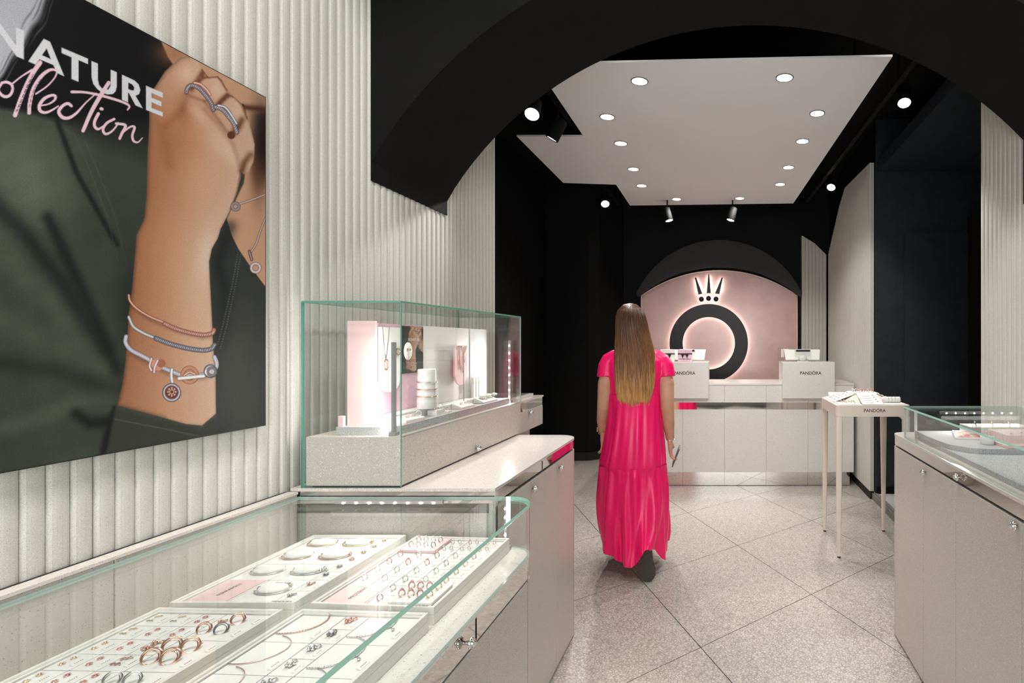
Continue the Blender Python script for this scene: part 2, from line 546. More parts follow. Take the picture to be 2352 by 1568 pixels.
# dark arched reveal around the panel
b1 = arc(ctr, half + 0.03, zs - 0.02, za + 0.035, 30)
b2 = arc(ctr, half + 0.05, zs + 0.02, za + 0.38, 30)
m = MB()
n = len(b1)
ring = b1 + b2[::-1]
for i in range(n - 1):
    q = [b1[i], b1[i + 1], b2[i + 1], b2[i]]
    m.prism(q, YB - 0.10, YB + 0.049, axis='y')
struct(m.build('trim_1', noisy('brown_black_plaster', lin(34, 31, 28), lin(30, 28, 26), 20, 0.6)))

# left side recess behind the fluted wall and black piers
m = MB(); m.box(-2.35, -2.2, 3.386, 7.1, 0, 3.9)
struct(m.build('wall_left_rear', M['blackwall']))
wlr = bpy.data.objects['wall_left_rear']
fluted('fluted_panel', 3.40, 4.6, lambda t: 2.55, 0.0, DP, lambda t, d, z: (-2.19 - DP + d, t, z), wlr, 0.02, M['blackwall'])
m = MB(); m.box(-2.2, -1.62, 3.30, 3.385, 0, 3.9)
struct(m.build('wall_recess', M['blackwall']))
m = MB(); m.prism([(-2.2, 6.71), (-1.648, 6.71), (-1.53, 6.80), (-1.30, 7.149), (-2.2, 7.149)], 0.0, 3.9)
struct(m.build('wall_pier', M['blackwall']))
m = MB(); m.prism([(-2.2, 6.695), (-1.655, 6.695), (-1.648, 6.71), (-2.2, 6.71)], 0.0, 0.10)
m.prism([(-1.655, 6.695), (-1.52, 6.79), (-1.53, 6.80), (-1.648, 6.71)], 0.0, 0.10)
struct(m.build('baseboard_left', M['dark']))

# right recess with the dark doorway, one step up
m = MB(); m.box(XR - 0.005, 2.6, 5.0, 5.019, 0.07, 3.9)
struct(m.build('wall_door', M['navy']))
m = MB(); m.box(1.412, 2.36, 4.985, 4.999, 0.072, 0.13); struct(m.build('baseboard_door', M['blackwall']))
door = struct(thing('door_1', None, None, (2.1, 4.98, 0.07)))
m = MB(); m.box(1.66, 2.24, 4.965, 4.998, 0.135, 2.45); m.build('door_leaf', M['navy'], door)
m = MB(); m.box(2.245, 2.36, 4.94, 4.998, 0.135, 2.6); m.build('door_frame', mat('brown_black_frame', lin(22, 16, 14), 0.5), door)
m = MB(); m.box(2.40, 2.55, 2.99, 4.99, 0.07, 3.9); struct(m.build('wall_side', M['blackwall']))
m = MB(); m.box(1.63, 2.6, 2.90, 2.985, 0.0, 3.9); struct(m.build('wall_return', M['blackwall']))
m = MB(); m.box(1.43, 2.39, 2.99, 4.98, -0.002, 0.068)
struct(m.build('floor_step', terrazzo('step_stone', lin(176, 176, 174), lin(110, 110, 108), lin(214, 214, 212), 200, 0.5, 0.5)))
m = MB(); m.box(1.385, 1.428, 2.99, 5.045, 0.0, 0.056); m.box(1.40, 1.428, 2.99, 5.045, 0.056, 0.07)
struct(m.build('trim_2', M['kerb']))
m = MB(); m.box(1.42, 2.6, 2.99, 5.0, 3.02, 3.12)
struct(m.build('ceiling_recess', M['navy']))
m = MB(); m.box(2.10, 2.12, 3.3, 4.6, 3.012, 3.0199); struct(m.build('trim_3', M['dark']))

# ceilings
m = MB(); m.box(-2.35, 2.6, 2.55, 7.6, 3.5, 3.6)
struct(m.build('ceiling', M['blackwall']))
m = MB(); m.box(-1.62, 1.62, -1.6, 2.6, 3.9, 4.0)
struct(m.build('ceiling_front', M['blackwall']))
# wall behind the camera
m = MB(); m.box(-1.62, 1.62, -1.75, -1.6, 0.0, 3.9)
struct(m.build('wall_front', mat('pale_front_wall', lin(206, 202, 195), 0.8)))

win = struct(thing('added_window_1', None, None, (0, -1.59, 0.35)))  # unseen window added around the fill light
m = MB()
for (x0, x1, z0, z1) in ((-1.25, -1.20, 0.35, 2.55), (1.20, 1.25, 0.35, 2.55), (-1.20, 1.20, 0.30, 0.35), (-1.20, 1.20, 2.55, 2.60)):
    m = MB(); m.box(x0, x1, -1.598, -1.57, z0, z1); m.build('added_window_frame', M['blackmetal'], win)
m = MB(); m.box(-1.20, 1.20, -1.597, -1.592, 0.35, 2.55); m.build('added_window_pane', mat('added_pane_white', lin(236, 238, 240), 0.3), win)

# ---- black portal: thick barrel arch between the front and the rear half
ac, az, aR = 0.085, 1.232, 1.767
y0, y1 = 2.18, 2.78
def skew(x, y): return y - SK * (x + 1.41)
N = 40
zl = 2.173
aL = math.asin((XL - ac) / aR)
aRt = math.asin((XR - ac) / aR)
arcp = [(ac + aR * math.sin(a), az + aR * math.cos(a)) for a in [aL + (aRt - aL) * i / N for i in range(N + 1)]]
arcp[0] = (XL, arcp[0][1]); arcp[-1] = (XR, arcp[-1][1])
m = MB()
low = [(XL - 0.03, 2.10), (XL + 0.004, 2.10)] + [(x, z) for x, z in arcp] + [(XR, 2.10), (XR + 0.03, 2.10)]
low[2] = (XL + 0.004, arcp[0][1])
low = [q for q in low if True]
vsb = []
for yy in (y0, y1):
    for x, z in low: vsb.append((x, skew(x, yy), z))
    for x, z in low: vsb.append((x, skew(x, yy), 3.9))
k = len(low)
fs = []
for i in range(k - 1):
    fs.append((i, i + 1, k + i + 1, k + i))
    fs.append((2 * k + i, 2 * k + i + 1, 3 * k + i + 1, 3 * k + i))
    fs.append((i, i + 1, 2 * k + i + 1, 2 * k + i))
    fs.append((k + i, k + i + 1, 3 * k + i + 1, 3 * k + i))
fs.append((0, k, 3 * k, 2 * k)); fs.append((k - 1, 2 * k - 1, 4 * k - 1, 3 * k - 1))
m.add(vsb, fs, 0)
struct(m.build('wall_arch', M['black']))

# ---- suspended white ceiling panel
ZP = 3.05
def C(x, y): return PZ(x, y, ZP)
left = -0.675 * (ZP - H); wing = -0.998 * (ZP - H)
y7, y5 = C(1338, 313).y, C(1294, 420).y
yb = C(1447, 472).y
poly = [C(2050, 130), C(1822, 467), C(1447, 472), Vector((left, C(1415, 424).y, 0)), Vector((wing, y5, 0)), Vector((wing, y7, 0)),
        Vector((left, y7, 0)), Vector((left, C(1360, 148).y, 0))]
poly = [(p.x, p.y) for p in poly]
m = MB(); m.prism(poly, ZP, ZP + 0.012)
panel = tag(m.build('ceiling_panel', M['panelwhite']), 'white suspended ceiling panel with stepped outline seen through the black arch', 'ceiling panel')
for x, y in ((-0.9, 3.3), (0.8, 3.3), (-0.9, 6.0), (0.7, 6.0)):
    m = MB(); m.tube([(x, y, ZP + 0.012), (x, y, 3.5)], 0.006, 6)
    m.build('hanger', M['blackmetal'], panel)
lab = ['front left', 'front right']
DL = [(1469, 186, 'frontmost of the left row, nearest the arch'), (1802, 178, 'frontmost of the right row, nearest the arch'),
      (1395, 268, 'second of the left row'), (1877, 260, 'second of the right row'),
      (1426, 329, 'third of the left row'), (1843, 324, 'third of the right row'),
      (1455, 388, 'fourth of the left row'), (1811, 384, 'fourth of the right row'),
      (1474, 426, 'fifth and last of the left row'), (1792, 423, 'fifth and last of the right row'),
      (1554, 457, 'left of the two at the rear edge'), (1699, 455, 'right of the two at the rear edge')]
rim = None
for x, y, t in DL:
    p = C(x, y)
    d = thing('downlight', 'round lit downlight in the white ceiling panel, ' + t, 'downlight', (p.x, p.y, ZP), group='downlights in the white ceiling panel')
    if rim is None:
        m = MB(); m.lathe([(0.047, 0.001), (0.047, -0.004), (0.053, -0.004), (0.054, 0.001)], 28)
        rim = m.build('trim_ring', mat('downlight_rim', lin(110, 104, 98), 0.5), d, local=True)
        m = MB(); m.lathe([(0.0005, -0.0025), (0.047, -0.0025), (0.047, -0.0005), (0.0005, -0.0005)], 28)
        dif = m.build('diffuser', M['lens'], d, local=True)
    else:
        link_mesh('trim_ring', rim.data, d); link_mesh('diffuser', dif.data, d)
    s = spot((p.x, p.y, ZP - 0.012), (p.x, p.y, 0), 38, 125, 0.9, 0.045)
    s.parent = d; s.location = (0, 0, -0.012); s.rotation_euler = (0, 0, 0); s.name = 'lamp'

# ---- tracks and spotlights
ZT = 3.12
def track(pa, pb, label):
    t = thing('track_rail', label, 'lighting track', pa)
    a, b = Vector(pa), Vector(pb)
    d = (b - a).normalized(); s = d.cross(Vector((0, 0, 1))) * 0.018
    m = MB(); up = Vector((0, 0, 0.03))
    m.hexa([a - s, b - s, b + s, a + s, a - s + up, b - s + up, b + s + up, a + s + up])
    m.build('rail', M['blackmetal'], t)
    for f in (0.1, 0.9):
        p = a.lerp(b, f)
        m = MB(); m.tube([p + up, Vector((p.x, p.y, 3.5))], 0.006, 6)
        m.build('drop_rod', M['blackmetal'], t)
ta, tb = PZ(2112, 128, ZT), PZ(1852, 466, ZT)
track(ta, tb, 'black lighting track along the right edge of the white ceiling panel')
tl = PZ(1240, 212, ZT)
track(Vector((-1.16, 2.95, ZT)), Vector((-1.16, y7 + 0.05, ZT)), 'short black lighting track at the left front of the white ceiling panel')
track(PZ(1392, 432, ZT), PZ(1422, 472, ZT), 'short black lighting track at the left rear of the white ceiling panel')
track(PZ(1450, 476, ZT), PZ(1815, 473, ZT), 'black lighting track across the rear edge of the white ceiling panel')

def spotlight(lens_px, Y, direction, label, watt, cone=50, r=0.045, ZT=ZT, at=None):
    c = P(lens_px[0], lens_px[1], Y) if at is None else Vector(at)
    d = Vector(direction).normalized()
    t = thing('spotlight', label, 'spotlight', c, group='black track spotlights')
    q = d.to_track_quat('-Z', 'Y').to_matrix().to_4x4()
    m = MB(); m.lathe([(r * 0.55, 0.15), (r * 0.95, 0.14), (r, 0.0), (r, -0.006), (r * 0.93, -0.006), (r * 0.93, 0.002)], 22, M=q)
    m.build('housing', M['blackmetal'], t, local=True)
    m = MB(); m.lathe([(0.0005, 0.0), (r * 0.92, 0.0), (r * 0.92, 0.002), (0.0005, 0.002)], 22, M=q)
    m.build('lens', M['lens'], t, local=True)
    m = MB()
    e = q @ Vector((0, 0, 0.09))
    m.tube([e, Vector((e.x, e.y, ZT - c.z + 0.003))], 0.008, 8)
    m.box(e.x - 0.016, e.x + 0.016, e.y - 0.05, e.y + 0.05, ZT - c.z - 0.024, ZT - c.z - 0.0005)
    m.build('bracket', M['blackmetal'], t, local=True)
    s = spot((0, 0, 0), (0, 0, -1), watt, cone, 0.4, 0.03)
    s.parent = t; s.location = d * 0.02; s.rotation_euler = d.to_track_quat('-Z', 'Y').to_euler(); s.name = 'lamp'
spotlight((2077, 236), 3.62, (-0.12, -0.45, -0.9), 'black track spotlight at the right, nearest the arch', 110)
spotlight((1909, 430), 5.55, (-0.25, -0.55, -0.75), 'black track spotlight at the right, above the till', 130)
spotlight((1222, 262), 3.30, (0.10, -0.6, -0.75), 'glaring black spotlight at the left under the arch edge', 110)
spotlight((1268, 318), 3.75, (-0.5, 0.05, -0.9), 'black spotlight turned sideways, left in front of the white panel', 70)
spotlight((1390, 468), 5.75, (0.2, -0.65, -0.72), 'black spotlight at the left rear corner of the white panel', 120)
spotlight((1537, 506), 6.10, (0.25, -0.1, -0.95), 'small black spotlight behind the panel, left of the crown sign', 75)
spotlight((1678, 505), 6.10, (-0.25, -0.1, -0.95), 'small black spotlight behind the panel, right of the crown sign', 75)

for x, d, nm in ((-0.60, (0.16, 1.0, -0.80), 'left'), (0.95, (-0.12, 1.0, -0.78), 'right')):  # two unseen spotlights added to brighten the till front
    spotlight(None, 0, d, 'added black spotlight hidden behind the arch crown, %s one, aimed at the till' % nm, 60, 58, at=(x, 2.87, 3.05), ZT=3.498)
# ================================================================== display furniture, left side
ZC = 0.98           # top of the far counter
ZD = 0.794          # deck of the near glass case
ZG = 0.955          # top of its glass
KN = MB()
KN.lathe([(0.004, 0.0), (0.0045, 0.006), (0.011, 0.008), (0.0125, 0.011), (0.0115, 0.014), (0.0085, 0.0150), (0.0098, 0.0175), (0.0080, 0.0205), (0.0048, 0.0208), (0.0052, 0.0228), (0.001, 0.0240)], 20)
for i in range(9):
    a = 2 * PI * i / 9
    KN.ball((0.0118 * math.cos(a), 0.0118 * math.sin(a), 0.0110), 0.0026, 6)
knob_proto = KN.build('knob', M['chrome'])
knob_mesh = knob_proto.data
bpy.data.objects.remove(knob_proto)

def knob(parent, p, side=1):
    """chrome knob on a face that looks along +x (side 1) or -x (side -1)"""
    q = parent; off = Vector((0, 0, 0))
    while q is not None:
        off += q.location; q = q.parent
    return link_mesh('knob', knob_mesh, parent, Vector(p) - off, (0, side * PI / 2, 0))

def counter(name, label, x0, x1, ya, yb, rcorner, zt, side, door_cuts, slabmat, zlist, knobs, band_cuts, end_round):
    """display counter; side=+1 face at x1, side=-1 face at x0. zlist = (slab bottom, band bottom, door top)"""
    zs, zb, zd = zlist
    if side > 0: poly = lambda e=0: rounded(x0, x1 - e, ya, yb - e, [0, rcorner, 0, 0] if end_round else [0, 0, 0, 0])
    else: poly = lambda e=0: rounded(x0 + e, x1, ya, yb - e, [0, 0, rcorner, 0])
    xf = x1 if side > 0 else x0
    t = thing(name, label, 'counter', ((x0 + x1) / 2, (ya + yb) / 2, 0))
    m = MB(); m.prism(poly(), zs, zt); m.build('worktop', slabmat, t, bevel=0.002)
    m = MB(); m.prism(poly(0.0015), zb, zs, smooth=False); m.build('mirror_band', M['mirror'], t)
    m = MB(); m.prism(poly(0.020), zd - 0.02, zb); m.build('shadow_gap', M['dark'], t)
    m = MB(); m.prism(poly(0.022), 0.05, zd - 0.02); m.build('carcass', M['counter'], t)
    m = MB(); m.prism(poly(0.05), 0.0, 0.05); m.build('plinth', M['dark'], t)
    th = 0.021
    doors = []
    for a, b in zip(door_cuts[:-1], door_cuts[1:]):
        m = MB()
        xx = sorted((xf, xf - side * th))
        m.box(xx[0], xx[1], a + 0.0012, b - 0.0012, 0.012, zd)
        doors.append((a, b, m.build('door', M['counter'], t, bevel=0.0012)))
    # rounded end piece
    y_arc = door_cuts[-1]
    if rcorner > 0:
        pl = poly(0); inner = poly(th)
        sel = [p for p in pl if p[1] >= yb - rcorner - 1e-4 and abs(p[0] - xf) <= rcorner + 1e-4]
        inn = [p for p in inner if p[1] >= yb - rcorner - 1e-4 - 0 and abs(p[0] - xf) <= rcorner + th + 1e-4]
        sel = [(xf, y_arc + 0.0012)] + sel if side > 0 else sel + [(xf, y_arc + 0.0012)]
        xi = xf - side * th
        inn = [(xi, y_arc + 0.0012)] + inn if side > 0 else inn + [(xi, y_arc + 0.0012)]
        m = MB()
        n = min(len(sel), len(inn))
        if side < 0: sel, inn = sel[::-1], inn[::-1]
        for i in range(n - 1):
            q = [sel[i], sel[i + 1], inn[i + 1], inn[i]]
            m.prism(q, 0.012, zd)
        m.build('curved_end', M['counter'], t)
    xe = xf - side * rcorner
    m = MB(); xx = sorted((xe, x0 if side > 0 else x1)); m.box(xx[0], xx[1], yb - th, yb, 0.012, zd); m.build('end_panel', M['counter'], t)
    for (y, z) in knobs:
        par = t
        for a, b, d in doors:
            if a <= y <= b and z < zd: par = d
        knob(par, (xf, y, z), side)
    for y in band_cuts:
        m = MB(); xx = sorted((xf + side * 0.0003, xf - side * 0.004)); m.box(xx[0], xx[1], y - 0.0005, y + 0.0005, zb, zs); m.build('band_joint', M['dark'], t)
    return t

far = counter('display_counter', 'beige terrazzo counter with polished steel band under the tall glass case', -1.396, -0.735, 1.757, 2.78, 0.10, ZC, 1,
        [1.76, 2.03, 2.40, 2.68], M['slab'], (0.970, 0.932, 0.920), [(2.10, 0.888), (2.44, 0.890)], [2.22], True)
m = MB(); m.box(-1.396, -0.735, 1.7575, 1.779, 0.012, 0.969); m.build('end_panel', M['desk'], far)

near = counter('display_case', 'long low terrazzo and glass display case with four jewellery trays, front left', -1.396, -0.595, 0.45, 1.752, 0.09, ZD, 1,
        [0.455, 0.93, 1.39, 1.662], M['deck'], (0.786, 0.728, 0.722), [(1.263, 0.754)], [1.316], True)
near['category'] = 'display case'
# back wall of the case with its ledge, in two lengths
for a, b in ((0.45, 1.2242), (1.2258, 1.752)):
    m = MB(); m.box(-1.394, -1.369, a, b, ZD + 0.0005, 0.962)
    m.build('back_panel', M['counter'], near, bevel=0.002)
m = MB()
m.box(-1.4005, -1.367, 0.45, 1.752, 0.9625, 0.970); m.build('ledge', M['slab'], near)
m = MB(); m.box(-1.4085, -1.4006, 0.45, 1.752, 0.9625, 0.9704); m.build('gap_shadow_strip', M['ink'], near)  # black strip stands in for the shade between ledge and flutes
# glass: top sheet, curved front sheet, far sheet
TH = 0.011
m = MB(); m.prism(rounded(-1.366, -0.594, 0.45, 1.752, [0, 0.09, 0, 0], 10), ZG - TH, ZG, 0, side=1)
for i, f_ in enumerate(m.f):
    if m.m[i] == 1:
        mx = sum(m.v[q][0] for q in f_) / len(f_); my = sum(m.v[q][1] for q in f_) / len(f_)
        if mx < -0.72: m.m[i] = 2
m.build('glass_top', [M['glass'], M['edge'], M['edgethin']], near)
pth = [(-0.594, 0.45), (-0.594, 1.662)] + [(-0.684 + 0.09 * math.cos(a), 1.662 + 0.09 * math.sin(a)) for a in [PI / 2 * i / 10 for i in range(1, 11)]] + [(-0.735, 1.752)]
pin = [(-0.602, 0.45), (-0.602, 1.662)] + [(-0.684 + 0.082 * math.cos(a), 1.662 + 0.082 * math.sin(a)) for a in [PI / 2 * i / 10 for i in range(1, 11)]] + [(-0.735, 1.744)]
m = MB()
vs = [(x, y, z) for z in (ZD + 0.0005, ZG - TH - 0.0005) for x, y in pth + pin]
n = len(pth); k = 2 * n
fs = [(i, i + 1, k + i + 1, k + i) for i in range(n - 1)] + [(n + i, n + i + 1, k + n + i + 1, k + n + i) for i in range(n - 1)]
m.add(vs, fs, 0, True)
m.add(vs, [(i, i + 1, n + i + 1, n + i) for i in range(n - 1)] + [(k + i, k + i + 1, k + n + i + 1, k + n + i) for i in range(n - 1)], 1)
m.add(vs, [(0, n, k + n, k), (n - 1, 2 * n - 1, k + 2 * n - 1, k + n - 1)], 1)
m.build('glass_front', [M['glass'], M['edgethin']], near)
m = MB(); m.box(-1.366, -0.737, 1.744, 1.751, ZD + 0.0005, ZG - TH - 0.0005)
for i in range(6): m.m[i] = 0
m.build('glass_end', M['glass'], near)

def led_bar(parent, a, b, face, n, post=True, r=0.0048, light=None):
    """slim aluminium bar from a to b with n light points on the side 'face'"""
    a, b, f = Vector(a), Vector(b), Vector(face).normalized()
    d = (b - a).normalized(); s = d.cross(f).normalized()
    w, t = 0.0055, 0.005
    m = MB()
    base = [a - s * w - f * t, a + s * w - f * t, a + s * w + f * t, a - s * w + f * t]
    m.hexa(base + [p + (b - a) for p in base])
    if post:
        m.box(a.x - 0.011, a.x + 0.011, a.y - 0.011, a.y + 0.011, a.z - 0.0005, a.z + 0.010)
    bar = m.build('led_bar', M['ledbar'], parent)
    for i in range(n):
        p = a.lerp(b, (i + 0.7) / (n + 0.4)) + f * (t + 0.0012)
        m = MB(); m.ball(p, r * 0.62, 8)
        m.build('led', M['led'], bar)
    if light:
        l = bpy.data.lights.new('led_light', 'AREA'); l.shape = 'RECTANGLE'
        l.size = (b - a).length; l.size_y = 0.02; l.energy = light; l.color = (1, 0.97, 0.93)
        o = bpy.data.objects.new('led_light', l); col.objects.link(o)
        R = Matrix((d, s, -f)).transposed()
        if R.determinant() < 0: R = Matrix((d, -s, -f)).transposed()
        off = Vector((0, 0, 0)); q = parent
        while q is not None: off += q.location; q = q.parent
        o.parent = parent; o.rotation_euler = R.to_euler(); o.location = (a + b) / 2 + f * 0.02 - off
    return bar
led_bar(near, P(770, 1152, 1.735), P(1018, 1152, 1.735), (0, -1, -0.55), 8, False, light=0.8)
led_bar(near, (-0.686, 1.728, ZD + 0.0005), (-0.686, 1.728, 0.944), (-0.6, -1, 0), 5, True)

# ---- tall glass case on the far counter
ca, cb = 1.765, 2.81
cx0, cx1 = -1.352, -1.043
tall = thing('glass_showcase', 'tall glass showcase on a terrazzo base with pink jewellery display', 'showcase', (-1.2, 2.28, ZC))
m = MB(); m.box(cx0, cx1, ca, cb, ZC + 0.006, 1.145); m.build('base_box', M['counter'], tall, bevel=0.0015)
m = MB(); m.box(cx0 + 0.012, cx1 - 0.012, ca + 0.012, cb - 0.012, ZC, ZC + 0.006); m.build('foot', M['dark'], tall)
knob(tall, (cx1, PX(1093, 1029, cx1).y, PX(1093, 1029, cx1).z))
gx0, gx1, gy0, gy1, gz = cx0 - 0.012, cx1 + 0.001, ca - 0.004, cb + 0.002, 1.586
gt = 0.006
def pane(name, x0, x1, y0, y1, z0, z1, edge='edgethin'):
    m = MB(); m.box(x0, x1, y0, y1, z0, z1)
    dims = [x1 - x0, y1 - y0, z1 - z0]; ax = dims.index(min(dims))
    big = {2: (0, 1), 1: (2, 3), 0: (4, 5)}[ax]
    for i in range(6): m.m[i] = 0 if i in big else 1
    return m.build(name, [M['glass'], M[edge]], tall)
pane('glass_top', gx0, gx1, gy0, gy1, gz - gt, gz, 'edgedark')
pane('glass_front', gx1 - gt, gx1, gy0 + gt, gy1 - gt, 1.1455, gz - gt - 0.0003)
pane('glass_end', gx0, gx1, gy0, gy0 + gt, ZC + 0.0005, gz - gt - 0.0003, 'edgedark').location.y -= 0.0005
pane('glass_end', gx0 + 0.013, gx1, gy1 - gt, gy1, 1.1455, gz - gt - 0.0003)
pane('glass_back', gx0, gx0 + gt, gy0 + gt, gy1 - gt, ZC + 0.0005, gz - gt - 0.0003, 'edgedark')
zf = 1.1455
pp = P(899, 998, 1.785)
led_bar(tall, (-1.083, 1.792, zf), (-1.083, 1.792, 1.452), (-1, 0.25, 0), 8, True, light=1.0)
led_bar(tall, (-1.087, 2.775, zf), (-1.087, 2.775, 1.462), (0.05, -1, 0), 8, True, light=1.3)

# ---- props inside the tall case
ZF = 1.172
m = MB(); m.prism([(-1.275, 1.795), (-1.10, 1.795), (-1.075, 1.82), (-1.075, 2.74), (-1.275, 2.74)], zf, ZF)
tag(m.build('felt_board', M['felt'], tall), 'grey felt board')
def one(name, mb, mat_, label, cat, group=None, bevel=0):
    return tag(mb.build(name, mat_, bevel=bevel), label, cat, group)
Z0 = ZF + 0.0003
m = MB(); m.box(-1.250, -1.157, 1.812, 1.822, Z0, 1.523)
one('display_backdrop', m, M['pink'], 'pale pink upright board at the near end of the tall glass showcase', 'backdrop')
m = MB(); m.box(-1.272, -1.256, 1.80, 1.812, Z0, Z0 + 0.035)
one('price_block', m, M['pink'], 'small pink block beside the pale pink upright panel', 'block')
XBk = -1.19
m = MB(); m.box(XBk - 0.008, XBk, 1.835, 2.16, Z0, 1.518)
one('display_backdrop', m, M['rosepink'], 'rose pink backdrop board behind the white necklace bust', 'backdrop')
m = MB(); m.box(XBk - 0.008, XBk, 2.162, 2.555, Z0, 1.517)
one('display_backdrop', m, M['white'], 'plain white backdrop board in the middle of the tall showcase', 'backdrop')
m = MB(); m.box(XBk - 0.008, XBk + 0.004, 2.557, 2.735, Z0, 1.5165)
one('display_backdrop', m, mat('pale_grey_board', lin(222, 222, 222), 0.6), 'pale grey backdrop board at the far end of the tall showcase', 'backdrop')
def flap(y0, y1, ztop, zlow, x, r):
    return [(y0, ztop)] + [((y0 + y1) / 2 - (y1 - y0) / 2 * math.cos(a), zlow + r - r * math.sin(a)) for a in [PI * i / 14 for i in range(15)]] + [(y1, ztop)]
bust = thing('necklace_bust', 'white rounded flat bust with gold pendant necklace, on the rose pink panel', 'jewellery bust', (XBk + 0.012, 1.92, 1.28))
m = MB(); m.prism(flap(1.872, 1.985, 1.505, 1.275, 0, 0.05), XBk + 0.004, XBk + 0.014, axis='x'); m.build('board', M['white'], bust)
m = MB(); m.box(XBk + 0.0003, XBk + 0.004, 1.90, 1.95, 1.40, 1.45); m.build('bracket', M['white'], bust)
nk = tag(bpy.data.objects.new('necklace', None), 'fine chain necklace with oval rose gold pendant on the white bust', 'necklace'); col.objects.link(nk); nk.location = (XBk + 0.016, 1.895, 1.40)
m = MB(); m.tube([(XBk + 0.0155, 1.880, 1.505), (XBk + 0.0158, 1.890, 1.42), (XBk + 0.0165, 1.896, 1.393), (XBk + 0.0158, 1.904, 1.42), (XBk + 0.0155, 1.918, 1.505)], 0.0011, 5); m.build('chain', M['oxid'], nk)
m = MB(); m.torus(0.0135, 0.0022, 18, 6, M=Matrix.Translation((XBk + 0.0167, 1.897, 1.374)) @ Matrix.Rotation(PI / 2, 4, 'Y') @ Matrix.Diagonal((1.35, 0.85, 1, 1)))
m.build('pendant', M['rose'], nk)
m = MB(); m.ball((XBk + 0.0167, 1.897, 1.374), 0.006, 8, sc3=(0.4, 1, 1.3)); m.build('pendant_stone', M['pinkgem'], nk)
# ring shaped pendant on the pink panel and oval earring disc
m = MB(); m.torus(0.012, 0.0022, 16, 6, M=Matrix.Translation((XBk + 0.0168, 1.965, 1.418)) @ Matrix.Rotation(PI / 2, 4, 'Y')); one('pendant', m, M['rose'], 'round rose gold pendant at the right edge of the white bust', 'pendant')
ed = thing('earring_stand', 'white oval earring disc with gold studs before the small poster', 'earring stand', (-1.168, 2.02, Z0))
m = MB(); m.lathe([(0.001, -0.002), (0.024, -0.002), (0.024, 0.002), (0.001, 0.002)], 22, M=Matrix.Translation((-1.168, 2.02, 1.419)) @ Matrix.Rotation(PI / 2, 4, 'Y') @ Matrix.Diagonal((1.35, 1.0, 1, 1))); m.build('disc', M['white'], ed)
m = MB(); m.tube([(-1.1685, 2.02, 1.387), (-1.1685, 2.02, Z0)], 0.0016, 6); m.build('stem', M['acryl'], ed)
for dy in (-0.009, 0.009):
    m = MB(); m.torus(0.0042, 0.0013, 12, 5, M=Matrix.Translation((-1.165, 2.02 + dy, 1.424)) @ Matrix.Rotation(PI / 2, 4, 'Y')); m.build('earring', M['gold'], ed)
# low white plinths behind
m = MB(); m.box(-1.186, -1.135, 1.86, 2.12, Z0, ZF + 0.028); one('display_block', m, M['white'], 'long low white block at the foot of the rose pink panel', 'display block', bevel=0.001)
m = MB(); m.box(-1.186, -1.135, 2.125, 2.52, Z0, ZF + 0.022); one('display_block', m, M['white'], 'long low white block at the foot of the plain white panel', 'display block', bevel=0.001)
# bracelet column with three bangles
bx, by, bz = -1.128, 2.075, ZF + 0.0285
cyl = thing('bracelet_stand', 'white oval bracelet column with three bangles in the tall showcase', 'bracelet stand', (bx, by, bz))
m = MB(); m.lathe([(0.0395, 0.0), (0.041, 0.003), (0.0385, 0.146), (0.036, 0.150), (0.001, 0.151)], 28, M=Matrix.Translation((bx, by, bz)) @ Matrix.Diagonal((0.78, 0.98, 1, 1))); m.build('column', M['white'], cyl)
for k, (dz, mm, nm) in enumerate(((0.101, 'silver', 'top silver'), (0.074, 'rose', 'middle rose gold'), (0.047, 'gold', 'bottom gold'))):
    m = MB(); m.torus(0.0425, 0.0019, 30, 6, M=Matrix.Translation((bx, by, bz + dz)) @ Matrix.Rotation(0.06, 4, 'Y') @ Matrix.Diagonal((0.80, 0.99, 1, 1)))
    one('bangle', m, M[mm], nm + ' bangle around the white bracelet column', 'bangle', 'bangles on the bracelet column')
# front blocks with small jewellery
def wedge(p, L, W, h0, h1, rot, mats, label, pinkbase=True):
    t = thing('jewellery_block', label, 'jewellery block', (p[0], p[1], Z0), (0, 0, rot))
    m = MB(); m.hexa([(-W, -L, 0), (W, -L, 0), (W, L, 0), (-W, L, 0), (-W, -L, h1), (W, -L, h0), (W, L, h0), (-W, L, h1)]); m.build('block', M['white'], t, local=True, bevel=0.0008)
    m = MB(); m.box(-W - 0.001, W + 0.001, -L - 0.001, L + 0.001, -0.0002, 0.003); m.build('base', M[mats], t, local=True)
    for k in range(2):
        m = MB(); m.torus(0.005, 0.0012, 12, 5, M=Matrix.Translation((0.0, -L * 0.35 + k * L * 0.7, (h0 + h1) / 2 + 0.004)) @ Matrix.Rotation(0.5, 4, 'X')); m.build('earring', M['rose'], t, local=True)
    m = MB(); m.torus(0.009, 0.0013, 14, 5, M=Matrix.Translation((W * 0.3, L * 0.72, (h0 + h1) / 2 + 0.008)) @ Matrix.Rotation(PI / 2, 4, 'X') @ Matrix.Rotation(0.5, 4, 'Y')); m.build('ring', M['silver'], t, local=True)
wedge((-1.105, 1.925), 0.050, 0.021, 0.010, 0.022, -0.1, 'pink', 'white wedge with earrings at the foot of the bracelet column')
wedge((-1.108, 2.105), 0.030, 0.018, 0.020, 0.020, 0, 'white', 'white cube block with red rimmed ring, middle of the showcase')
wedge((-1.103, 2.165), 0.018, 0.016, 0.008, 0.012, 0.1, 'rosepink', 'small pink based wedge behind the white cube block')
wedge((-1.110, 2.33), 0.058, 0.022, 0.008, 0.024, 0, 'pink', 'white wedge with two studs before the plain white panel')
wedge((-1.110, 2.55), 0.075, 0.024, 0.008, 0.028, 0, 'felt', 'large white wedge under the ring cushions, far end of the showcase')
